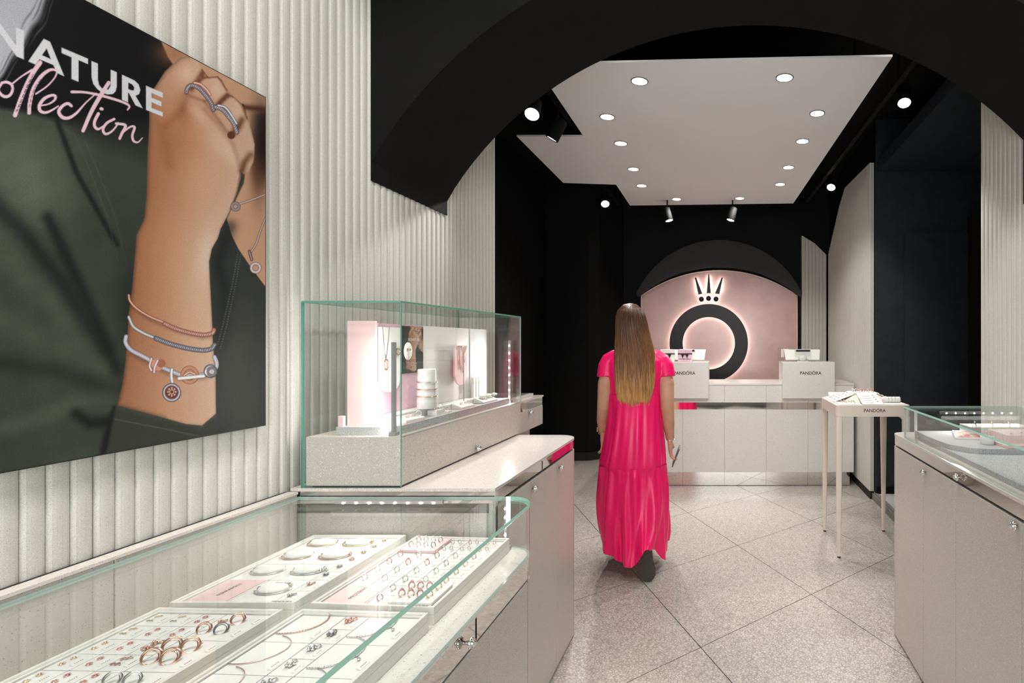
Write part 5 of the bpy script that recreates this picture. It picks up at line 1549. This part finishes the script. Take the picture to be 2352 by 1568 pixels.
    for pg in ([(-140, 120), (-60, 155), (165, 470), (165, 283), (245, 312), (245, 612), (170, 580), (-60, 255), (-60, 470), (-140, 440)],
               [(633, 488), (907, 605), (905, 660), (808, 618), (808, 842), (735, 812), (735, 590), (633, 545)],
               [(940, 625), (1008, 655), (1008, 820), (1018, 870), (1045, 905), (1080, 922), (1115, 920), (1135, 890), (1138, 850), (1138, 715), (1202, 742), (1202, 890), (1190, 940), (1160, 968), (1110, 972), (1050, 955), (1000, 915), (960, 865), (943, 800)],
               [(1502, 880), (1675, 955), (1675, 1005), (1560, 955), (1560, 1005), (1660, 1045), (1660, 1095), (1560, 1050), (1560, 1110), (1675, 1155), (1675, 1200), (1502, 1130)]):
        over(cov(sd_poly(L(pg), X, Y)), GREY)
    aA = np.maximum(sd_poly(L([(290, 632), (450, 398), (515, 428), (662, 785), (587, 752), (548, 668), (405, 610), (368, 665)]), X, Y), -sd_poly(L([(432, 568), (480, 498), (523, 608)]), X, Y))
    over(cov(aA), GREY)
    aR = np.maximum(sd_poly(L([(1255, 768), (1380, 825), (1425, 865), (1445, 925), (1432, 968), (1395, 985), (1470, 1115), (1395, 1085), (1325, 955), (1318, 955), (1318, 1055), (1255, 1025)]), X, Y),
                    -sd_poly(L([(1320, 848), (1360, 868), (1382, 900), (1376, 930), (1350, 928), (1320, 915)]), X, Y))
    over(cov(aR), GREY)
    PK = (219, 186, 197)
    strokes = [([(-40, 700), (-120, 760), (-170, 900), (-130, 1000), (-40, 960)], [20, 20, 20, 20, 12]),
        ([(20, 850), (70, 845), (118, 870), (130, 920), (105, 975), (60, 995), (15, 975), (-15, 920), (20, 850)], [13, 15, 14, 14, 15, 16, 15, 13, 13]), ([(130, 858), (230, 780), (330, 720)], [9, 8, 12]),
        ([(412, 645), (345, 740), (270, 880), (205, 1040), (155, 1185)], [24, 24, 22, 22, 22]),
        ([(300, 1160), (305, 1070), (340, 920), (420, 790), (500, 725), (560, 718), (585, 745), (555, 810), (480, 890), (370, 965)], [20, 20, 20, 20, 16, 12, 9, 8, 8, 9]),
        ([(425, 1085), (500, 1070), (560, 1030), (570, 990), (530, 980), (455, 1015), (405, 1085), (415, 1140), (470, 1158), (540, 1130), (600, 1090)], [8, 8, 12, 14, 14, 17, 18, 17, 14, 10, 7]),
        ([(735, 1090), (700, 1065), (650, 1085), (605, 1145), (640, 1205), (710, 1212), (790, 1160), (880, 1060), (990, 960)], [14, 16, 16, 18, 18, 16, 13, 8, 6]),
        ([(1118, 852), (1040, 975), (940, 1150), (855, 1345)], [20, 22, 21, 18]), ([(740, 945), (880, 950), (1050, 985), (1250, 1045), (1330, 1090), (1312, 1130)], [15, 12, 14, 13, 11, 8]),
        ([(1012, 1170), (975, 1245), (975, 1300), (1012, 1328), (1075, 1290)], [17, 16, 15, 13, 7]), ([(1040, 1118), (1052, 1122)], [17, 15]),
        ([(1175, 1225), (1100, 1265), (1060, 1330), (1085, 1378), (1145, 1355), (1195, 1300), (1215, 1262)], [13, 14, 14, 13, 11, 9, 7]),
        ([(1195, 1270), (1290, 1290), (1255, 1370), (1232, 1425)], [13, 15, 15, 14]), ([(1262, 1365), (1340, 1305), (1385, 1310), (1362, 1390), (1375, 1450), (1420, 1462), (1465, 1418)], [8, 10, 13, 13, 12, 8, 5])]
    for pts, ws in strokes:
        sp = spline(pts, 5)
        wi = np.interp(np.linspace(0, 1, len(sp)), np.linspace(0, 1, len(ws)), ws)
        over(cov(d_line(L(sp), X, Y, [w / 4.48 for w in wi])), PK)
    # dry brush gaps in the tall strokes
    for pts in ([(345, 760), (270, 900), (180, 1140)], [(330, 800), (250, 960), (165, 1150)], [(430, 800), (360, 900), (320, 1010), (300, 1110)], [(560, 760), (500, 840), (420, 905)]):
        over(0.9 * np.clip(0.5 - (d_line(L(spline(pts)), X, Y) - 0.55) / AA, 0, 1) * (np.sin(Y * 0.55) > -0.75), (26, 26, 27))
    return C

def print_mesh(name, ys, zs, xplane, mapper, parent, material, **kw):
    """picture grid in the plane x = xplane with painted point colours"""
    GY, GZ = np.meshgrid(ys, zs)
    PXx, PXy = mapper(GY, GZ)
    colr = np.clip(paint(PXx, PXy, **kw) / 255.0, 0, 1)
    l_ = np.where(colr <= 0.04045, colr / 12.92, ((colr + 0.055) / 1.055) ** 2.4)
    ny, nz = len(ys), len(zs)
    off = Vector((0, 0, 0)); q = parent
    while q is not None: off += q.location; q = q.parent
    co = np.stack([np.full(GY.shape, xplane - off.x), GY - off.y, GZ - off.z], -1).reshape(-1, 3)
    idx = np.arange(ny * nz).reshape(nz, ny)
    quads = np.stack([idx[:-1, :-1], idx[:-1, 1:], idx[1:, 1:], idx[1:, :-1]], -1).reshape(-1, 4)
    me = bpy.data.meshes.new(name)
    me.vertices.add(len(co)); me.vertices.foreach_set('co', co.ravel().astype(np.float32))
    me.loops.add(quads.size); me.loops.foreach_set('vertex_index', quads.ravel().astype(np.int32))
    me.polygons.add(len(quads)); me.polygons.foreach_set('loop_start', np.arange(0, quads.size, 4, dtype=np.int32))
    try: me.polygons.foreach_set('loop_total', np.full(len(quads), 4, np.int32))
    except Exception: pass
    me.update(calc_edges=True)
    at = me.color_attributes.new('print', 'FLOAT_COLOR', 'POINT')
    at.data.foreach_set('color', np.concatenate([l_.reshape(-1, 3), np.ones((len(co), 1))], 1).ravel().astype(np.float32))
    me.materials.append(material)
    o = bpy.data.objects.new(name, me); col.objects.link(o); o.parent = parent
    return o

def print_mat(name, k):
    m, nt, b = nodes(name)
    a = nn(nt, 'ShaderNodeVertexColor'); a.layer_name = 'print'
    hs = nn(nt, 'ShaderNodeHueSaturation'); nt.links.new(a.outputs[0], hs.inputs['Color'])
    g = nn(nt, 'ShaderNodeNewGeometry').outputs['Position']
    no = nn(nt, 'ShaderNodeTexNoise'); no.inputs['Scale'].default_value = 420; no.inputs['Detail'].default_value = 1
    nt.links.new(g, no.inputs['Vector'])
    v = mth(nt, 'MULTIPLY_ADD', mth(nt, 'SUBTRACT', no.outputs[0], 0.5), 0.45 * k); v.node.inputs[2].default_value = k
    nt.links.new(v, hs.inputs['Value'])
    nt.links.new(hs.outputs[0], b.inputs['Base Color'])
    b.inputs['Roughness'].default_value = 0.45
    b.inputs['Specular IOR Level'].default_value = 0.12
    return m

XPO = -1.386
yR = PX(611, 0, XPO).y
zB, zTp = PX(611, 977, XPO).z, PX(611, 223, XPO).z
poster = thing('wall_poster', 'large advertising poster of a braceleted forearm lettered SIGNATURE Collection, on the fluted wall', 'poster', (XPO - 0.01, 1.1, zB))
m = MB(); m.box(XL + 0.0005, XPO - 0.0006, 0.55, yR, zB, zTp); m.build('frame', M['sign'], poster)
ys = np.concatenate([np.linspace(0.553, 1.02, 70)[:-1], np.linspace(1.02, yR - 0.0025, 470)])
zs_ = np.linspace(zB + 0.0025, zTp - 0.0025, 690)
pm = print_mat('poster_print', 0.84)
print_mesh('print', ys, zs_, XPO, lambda GY, GZ: (CX + XPO * F / GY, CY - (GZ - H) * F / GY), poster, pm)
# small version of the picture inside the tall showcase
small = thing('small_poster', 'small dark SIGNATURE poster of a forearm on the rose pink backdrop', 'poster', (XBk + 0.004, 2.09, 1.33))
ya_, yb_ = PX(925, 0, XBk + 0.004).y, PX(972, 0, XBk + 0.004).y
za_, zb2 = 1.335, 1.513
m = MB(); m.box(XBk + 0.0004, XBk + 0.0036, ya_, yb_, za_, zb2); m.build('board', M['sign'], small)
def mp(GY, GZ):
    yy = 1.19 + (GY - ya_) / (yb_ - ya_) * 0.46
    zz_ = zB + (GZ - za_) / (zb2 - za_) * (zTp - zB)
    return CX + XPO * F / yy, CY - (zz_ - H) * F / yy
print_mesh('print', np.linspace(ya_, yb_, 90), np.linspace(za_, zb2, 130), XBk + 0.004, mp, small, print_mat('small_print', 0.9), AA=6, letters=False)
text('SIGNATURE', 0.078, small, M['white'], Vector((XBk + 0.0046, (ya_ + yb_) / 2 + 0.004, 1.462)) - small.location, (PI / 2, 0, PI / 2), offset=0.01)
# ================================================================== the woman walking to the till
WX, WY = -0.568, 3.55
wo = thing('person', 'woman with long fair hair in a pink dress walking towards the till', 'person', (WX, WY, 0))
def W(x, y, d=0.0):
    """photo pixel -> the woman's own coordinates at depth offset d"""
    p = P(x, y, WY + d)
    return Vector((p.x - WX, d, p.z))
def ring_sec(cx, cy, z, rx, ry, n=40, mod=None, tilt=0.0):
    out = []
    for i in range(n):
        a = 2 * PI * i / n
        k = 1.0 if mod is None else mod(a)
        out.append((cx + rx * k * math.cos(a), cy + ry * k * math.sin(a), z + tilt * math.sin(a)))
    return out
def loft(m, secs, mat=0, cap=True, smooth=True):
    n = len(secs[0]); vs = [v for s in secs for v in s]
    fs = [(i * n + j, i * n + (j + 1) % n, (i + 1) * n + (j + 1) % n, (i + 1) * n + j) for i in range(len(secs) - 1) for j in range(n)]
    if cap: fs += [list(range(n))[::-1], [(len(secs) - 1) * n + j for j in range(n)]]
    m.add(vs, fs, mat, smooth)
def baked(m, name, material, parent, voxel, smooth_it=4):
    o = m.build('tmp', material, None, local=True)
    r = o.modifiers.new('r', 'REMESH'); r.mode = 'VOXEL'; r.voxel_size = voxel; r.use_smooth_shade = True
    s = o.modifiers.new('s', 'SMOOTH'); s.factor = 0.5; s.iterations = smooth_it
    dg = bpy.context.evaluated_depsgraph_get(); dg.update()
    me = bpy.data.meshes.new_from_object(o.evaluated_get(dg))
    me.name = name
    bpy.data.objects.remove(o)
    me.materials.clear(); me.materials.append(material)
    return link_mesh(name, me, parent)

SKIN = noisy('skin', lin(206, 152, 124), lin(216, 164, 136), 14, 0.5)
SKIN.node_tree.nodes['Principled BSDF'].inputs['Subsurface Weight'].default_value = 0.08
hx, hy = -0.030, 0.012            # head centre
m = MB()
# skull, face and neck
m.ball((hx, hy, 1.592), 0.100, 24, sc3=(0.78, 0.98, 1.14))
m.ball((hx, hy + 0.030, 1.545), 0.070, 18, sc3=(0.80, 0.95, 1.05))
m.ball((hx, hy + 0.096, 1.565), 0.014, 10, sc3=(0.8, 1.2, 1.5))
m.ball((hx, hy + 0.090, 1.525), 0.014, 10, sc3=(1.5, 0.7, 0.5))
for s in (-1, 1): m.ball((hx + s * 0.078, hy, 1.58), 0.022, 10, sc3=(0.4, 0.8, 1.3))
m.tube([(hx, 0.0, 1.52), (hx * 0.6, -0.008, 1.46), (0, -0.01, 1.40)], [0.052, 0.050, 0.062], 18)
# trunk
loft(m, [ring_sec(0, 0, z, rx, ry) for z, rx, ry in ((0.80, 0.150, 0.105), (0.90, 0.160, 0.115), (1.02, 0.140, 0.10), (1.12, 0.128, 0.088), (1.25, 0.148, 0.095), (1.34, 0.150, 0.080), (1.39, 0.090, 0.055))])
# arms: shoulder, elbow, wrist
LA = [Vector((-0.160, -0.005, 1.335)), W(1391, 880, -0.02), W(1387, 935, -0.01), W(1384, 965, 0.04), W(1385, 990, 0.085)]
RA = [Vector((0.166, -0.005, 1.335)), W(1531, 880, -0.03), W(1533, 935, -0.035), W(1536, 975, 0.01), W(1539, 1008, 0.055)]
for A in (LA, RA):
    m.tube(A, [0.044, 0.050, 0.044, 0.039, 0.028], 18)
    m.ball(A[0] - Vector((0, 0, 0.012)), 0.046, 14)
# hands: palm plus five separate bent fingers
def hand(wr, d, side, curl):
    """wrist point, direction of the hand, side sign of the thumb"""
    d = d.normalized(); f = Vector((0, 1, 0)); f = (f - d * f.dot(d)).normalized(); s = d.cross(f).normalized() * side
    pc = wr + d * 0.045
    for k in range(4):
        u = (-0.026 + 0.0175 * k)
        m.tube([wr + f * u * 0.55, pc + f * u * 0.9, wr + d * 0.088 + f * u], [0.017, 0.015, 0.0115], 10)
        base = wr + d * 0.085 + f * u
        L = (0.060, 0.074, 0.080, 0.070)[k]
        p1 = base + d * L * 0.45 - s * 0.004
        p2 = p1 + (d * math.cos(curl) - s * math.sin(curl)) * L * 0.32
        p3 = p2 + (d * math.cos(curl * 1.9) - s * math.sin(curl * 1.9)) * L * 0.28
        m.tube([base - d * 0.01, p1, p2, p3], [0.0098, 0.0092, 0.0086, 0.0070], 10)
    tb = wr + d * 0.028 + f * 0.026
    m.tube([tb, tb + f * 0.018 + d * 0.022 - s * 0.008, tb + f * 0.020 + d * 0.050 - s * 0.018], [0.0135, 0.0108, 0.0080], 10)
    return wr + d * 0.12 - s * 0.03
hand(LA[-1], Vector((-0.01, 0.10, -1)), 1, 0.55)
ph = hand(RA[-1], Vector((0.03, 0.12, -1)), -1, 0.75)
# legs: right leg trails with its heel up, left leg is forward
toe = Vector((P(1490, 1330, 3.30).x - WX, -0.250, 0.0))
heel = Vector((P(1482, 1250, 3.32).x - WX, -0.222, 0.225))
RL = [Vector((0.085, 0.0, 0.86)), Vector((0.10, 0.07, 0.48)), heel + Vector((0.0, 0.075, 0.045))]
LL = [Vector((-0.085, 0.02, 0.86)), Vector((-0.075, 0.20, 0.47)), Vector((-0.045, 0.30, 0.085))]
for A in (RL, LL):
    m.tube([A[0], A[0].lerp(A[1], 0.5), A[1], A[1].lerp(A[2], 0.35), A[2]], [0.082, 0.072, 0.052, 0.053, 0.034], 18)
body = baked(m, 'body', SKIN, wo, 0.0055, 5)

# shoes
SOLE = mat('dark_grey_sole', lin(74, 66, 58), 0.85); UP = mat('dark_shoe_upper', lin(52, 46, 42), 0.7)
def shoe(base, up, side_, name):
    """base = heel point on sole, up = toe point on sole"""
    t = bpy.data.objects.new(name, None)
    d = (up - base); L = d.length; d.normalize()
    s = Vector((1, 0, 0)); s = (s - d * s.dot(d)).normalized(); n = s.cross(d).normalized()
    if n.dot(side_) < 0: n = -n
    prof = [(0.0, 0.026), (0.08, 0.036), (0.25, 0.037), (0.45, 0.037), (0.68, 0.048), (0.85, 0.044), (0.96, 0.026), (1.0, 0.010)]
    a, b = [], []
    poly = [base + d * (L * q) + s * w for q, w in prof] + [base + d * (L * q) - s * w for q, w in prof[::-1]]
    k = len(poly)
    mm = MB(); vs = poly + [p + n * 0.014 for p in poly]
    mm.add(vs, [list(range(k)), [k + i for i in range(k)]] + [(i, (i + 1) % k, k + (i + 1) % k, k + i) for i in range(k)])
    o = mm.build('shoe_sole', SOLE, wo, local=True, bevel=0.003)
    mm = MB()
    secs = []
    for q, w, h in ((0.01, 0.022, 0.055), (0.1, 0.030, 0.075), (0.25, 0.031, 0.080), (0.42, 0.032, 0.062), (0.65, 0.039, 0.045), (0.85, 0.035, 0.032), (0.97, 0.018, 0.018)):
        c = base + d * (L * q) + n * 0.014
        secs.append([c + s * (w * math.cos(PI * i / 10)) + n * (h * math.sin(PI * i / 10)) for i in range(11)] + [c - s * w * 0.9, c + s * w * 0.9])
    loft(mm, secs)
    u_ = mm.build('shoe', UP, wo, local=True)
shoe(heel, toe, Vector((0, 1, 0.4)), 'shoe')
shoe(Vector((-0.045, 0.28, 0.0)), Vector((-0.040, 0.52, 0.0)), Vector((0, 0, 1)), 'shoe')

# dress
m_, nt_, b_ = nodes('pink_viscose')
b_.inputs['Base Color'].default_value = lin(255, 4, 108)
b_.inputs['Roughness'].default_value = 0.33
b_.inputs['Sheen Weight'].default_value = 0.08
b_.inputs['Sheen Tint'].default_value = (1, 0.5, 0.65, 1)
PINK = m_
m = MB()
loft(m, [ring_sec(cx, cy, z, rx, ry, 48) for z, cx, cy, rx, ry in ((1.080, 0.005, -0.005, 0.172, 0.122), (1.115, 0.004, -0.006, 0.168, 0.118), (1.18, 0.006, -0.008, 0.176, 0.122), (1.26, 0.008, -0.008, 0.190, 0.124), (1.33, 0.008, -0.008, 0.184, 0.112),
      (1.368, 0.006, -0.008, 0.152, 0.094), (1.400, 0.002, -0.008, 0.106, 0.078), (1.425, -0.004, -0.008, 0.078, 0.066))])
for A, sx in ((LA, -1), (RA, 1)):
    e = W(1392 if sx < 0 else 1531, 866, -0.02)
    m.tube([Vector((sx * 0.085, -0.006, 1.368)), Vector((sx * 0.135, -0.006, 1.356)), Vector((sx * 0.170, -0.007, 1.334)), Vector((sx * 0.188 + 0.004, -0.010, 1.300)), e], [0.044, 0.050, 0.054, 0.057, 0.060], 18)
bod = baked(m, 'bodice', PINK, wo, 0.006, 5)
rw = random.Random(11)
ph1 = [rw.uniform(0, 6.28) for _ in range(12)]
def folds(a, f, amp, seed=0):
    """soft uneven drapery"""
    return 1 + amp * (0.9 * (1 - 2 * abs(math.sin(4.5 * a + ph1[0 + seed] + 0.45 * f))) * 0.6 + 0.35 * math.sin(15 * a + ph1[1 + seed] - 1.2 * f) + 0.25 * math.sin(23 * a + ph1[2 + seed] + f) + 0.35 * math.sin(5 * a + ph1[3 + seed] + 1.5 * f))
N_ = 180
secs = []
zsk = [(1.120, -0.002, -0.006, 0.170, 0.120, 0.004), (1.095, 0.0, -0.008, 0.174, 0.126, 0.012), (1.04, 0.0, -0.012, 0.172, 0.136, 0.030), (0.96, 0.0, -0.016, 0.176, 0.150, 0.045), (0.86, -0.002, -0.018, 0.186, 0.160, 0.056), (0.76, -0.006, -0.018, 0.199, 0.168, 0.060), (0.69, -0.012, -0.016, 0.210, 0.172, 0.050), (0.655, -0.014, -0.015, 0.212, 0.172, 0.022), (0.645, -0.014, -0.015, 0.208, 0.168, 0.012)]
for i, (z, cx, cy, rx, ry, amp) in enumerate(zsk):
    secs.append(ring_sec(cx, cy, z, rx, ry, N_, lambda a: folds(a, (1.12 - z) * 3, amp)))
m = MB(); loft(m, secs, cap=False); m.build('upper_skirt', PINK, wo, local=True)
secs = []
for i in range(19):
    f = i / 18
    z = 0.665 - 0.60 * f
    amp = 0.07 + 0.08 * f + (0.02 if i == 1 else 0)
    if i == 0: amp = 0.012
    rx = 0.209 + 0.014 * math.sin(f * PI) + (0.008 if i == 0 else 0)
    ry = 0.172 + 0.05 * f
    cx = -0.014 + 0.006 * f
    cy = -0.015 + 0.035 * f
    def mod(a, f=f, amp=amp, i=i):
        k = folds(a, f * 2.6, amp, 4)
        if i <= 2: k += 0.006 * math.sin(46 * a)
        return k
    sec = ring_sec(cx, cy, z, rx, ry, N_, mod)
    out = []
    for j, (x, y, zz_) in enumerate(sec):
        a = 2 * PI * j / N_
        # hem: shorter on the left, pushed back by the trailing calf on the right
        lift = 0.075 * f * f * (0.5 - 0.5 * math.tanh((x + 0.085) / 0.04)) if y < 0.05 else 0.06 * f * f
        kick = 0.085 * f * f * math.exp(-((x - 0.09) / 0.10) ** 2) if y < 0 else 0.10 * f * f * math.exp(-((x + 0.06) / 0.12) ** 2)
        notch = 0.13 * f ** 3 * math.exp(-((x - 0.105) / 0.065) ** 2) if y < 0 else 0
        out.append((x, y - kick if y < 0 else y + kick, zz_ + lift + notch + 0.012 * f * math.sin(7 * a + 1.0)))
    secs.append(out)
m = MB(); loft(m, secs, cap=False); m.build('lower_tier', PINK, wo, local=True)

# hair: hull plus strands, darker at the crown, fair at the tips
hm, hnt, hb = nodes('long_fair_hair')
g = nn(hnt, 'ShaderNodeNewGeometry').outputs['Position']
sp = nn(hnt, 'ShaderNodeSeparateXYZ'); hnt.links.new(g, sp.inputs[0])
mpn = nn(hnt, 'ShaderNodeMapping'); mpn.inputs['Scale'].default_value = (150, 150, 5); hnt.links.new(g, mpn.inputs[0])
no = nn(hnt, 'ShaderNodeTexNoise'); no.inputs['Scale'].default_value = 1.0; no.inputs['Detail'].default_value = 3; hnt.links.new(mpn.outputs[0], no.inputs['Vector'])
mr = nn(hnt, 'ShaderNodeMapRange'); mr.inputs[1].default_value = 1.68; mr.inputs[2].default_value = 1.05; hnt.links.new(sp.outputs[2], mr.inputs[0])
ramp = nn(hnt, 'ShaderNodeValToRGB'); hnt.links.new(mth(hnt, 'ADD', mr.outputs[0], mth(hnt, 'MULTIPLY', mth(hnt, 'SUBTRACT', no.outputs[0], 0.5), 0.9)), ramp.inputs[0])
ramp.color_ramp.elements[0].position = 0.1; ramp.color_ramp.elements[0].color = lin(78, 52, 34)
ramp.color_ramp.elements[1].position = 1.0; ramp.color_ramp.elements[1].color = lin(228, 172, 106)
e = ramp.color_ramp.elements.new(0.62); e.color = lin(138, 90, 52)
hnt.links.new(ramp.outputs[0], hb.inputs['Base Color']); hb.inputs['Roughness'].default_value = 0.38
hs_ = [(1.706, -0.034, 0.0, 0.016, 0.018), (1.698, -0.034, -0.002, 0.046, 0.052), (1.672, -0.033, -0.006, 0.074, 0.088), (1.63, -0.031, -0.010, 0.090, 0.104), (1.58, -0.026, -0.014, 0.098, 0.106), (1.52, -0.018, -0.026, 0.104, 0.096), (1.46, -0.008, -0.045, 0.114, 0.080), (1.40, 0.002, -0.062, 0.122, 0.070), (1.30, 0.008, -0.082, 0.126, 0.062), (1.20, 0.010, -0.096, 0.122, 0.056), (1.12, 0.008, -0.104, 0.110, 0.048), (1.075, 0.006, -0.108, 0.094, 0.036)]
hz_ = np.array([s[0] for s in hs_])[::-1]
def hsec(z):
    return [float(np.interp(z, hz_, np.array([s[k] for s in hs_])[::-1])) for k in (1, 2, 3, 4)]
m = MB()
loft(m, [ring_sec(cx, cy, z, rx * 0.965, ry * 0.965, 120, lambda a: 1 + 0.012 * math.sin(31 * a + 2 * math.sin(z * 9)) + 0.010 * math.sin(53 * a)) for z, cx, cy, rx, ry in hs_])
hair = m.build('hair', hm, wo, local=True)
m = MB()
for i in range(520):
    a = PI * 1.5 + rw.uniform(-1, 1) * PI * 0.72
    zend = rw.uniform(1.028, 1.10) + 0.10 * abs(math.cos(a)) * rw.random()
    drift = rw.uniform(-0.10, 0.10); rad = rw.uniform(0.97, 1.035)
    pts, rs = [], []
    n = 14
    for k in range(n + 1):
        f = k / n
        z = 1.700 + (zend - 1.700) * f
        cx, cy, rx, ry = hsec(max(z, 1.075))
        aa = a + drift * f + 0.03 * math.sin(6 * f + i)
        kk = rad * (1 + 0.012 * math.sin(9 * f + i * 1.7))
        if z < 1.075: kk *= 1 + 0.2 * (1.075 - z)
        pts.append((cx + rx * kk * math.cos(aa), cy + ry * kk * math.sin(aa), z)); rs.append(0.0032 * (1 - 0.78 * f ** 3) * min(1, 0.5 + 3 * f))
    m.tube(pts, rs, 4, cap=False)
st = m.build('hair_strands', hm, wo, local=True); st['kind'] = 'stuff'

# watch, bracelets, phone
wp = LA[-1] + Vector((0, -0.006, 0.012))
wt = thing('wrist_watch', 'rose gold watch with bracelets on the left wrist of the woman', 'watch', Vector((WX, WY, 0)) + wp)
m = MB(); m.torus(0.0285, 0.0045, 22, 6, M=rot(0.3, 0, 0)); m.build('strap', M['rose'], wt, local=True)
m = MB(); m.box(-0.038, -0.028, -0.016, 0.014, -0.014, 0.016); m.build('watch_case', M['rose'], wt, local=True, bevel=0.003)
m = MB(); m.torus(0.0290, 0.0020, 22, 6, M=Matrix.Translation((0, 0.006, -0.022)) @ rot(0.35, 0, 0)); m.build('bangle', M['rose'], wt, local=True)
wp = RA[-1] + Vector((0, -0.002, 0.006))
m = MB(); m.torus(0.0295, 0.0022, 22, 6, M=Matrix.Translation(Vector((WX, WY, 0)) + wp) @ rot(0.3, 0.15, 0)); one('bangle', m, M['silver'], 'silver bangle on the right wrist of the woman', 'bangle')
pc = Vector((WX, WY, 0)) + ph + Vector((0.004, 0.012, 0.0))
pho = thing('mobile_phone', 'slim phone in the right hand of the woman', 'phone', pc, (0.25, 0.35, 0.1))
m = MB(); m.box(-0.004, 0.004, -0.034, 0.034, -0.07, 0.07); m.build('case', mat('phone_case', lin(120, 124, 136), 0.3, 0.4), pho, local=True, bevel=0.003)
m = MB(); m.box(0.0041, 0.0046, -0.031, 0.031, -0.066, 0.066); m.build('screen', M['sign'], pho, local=True)
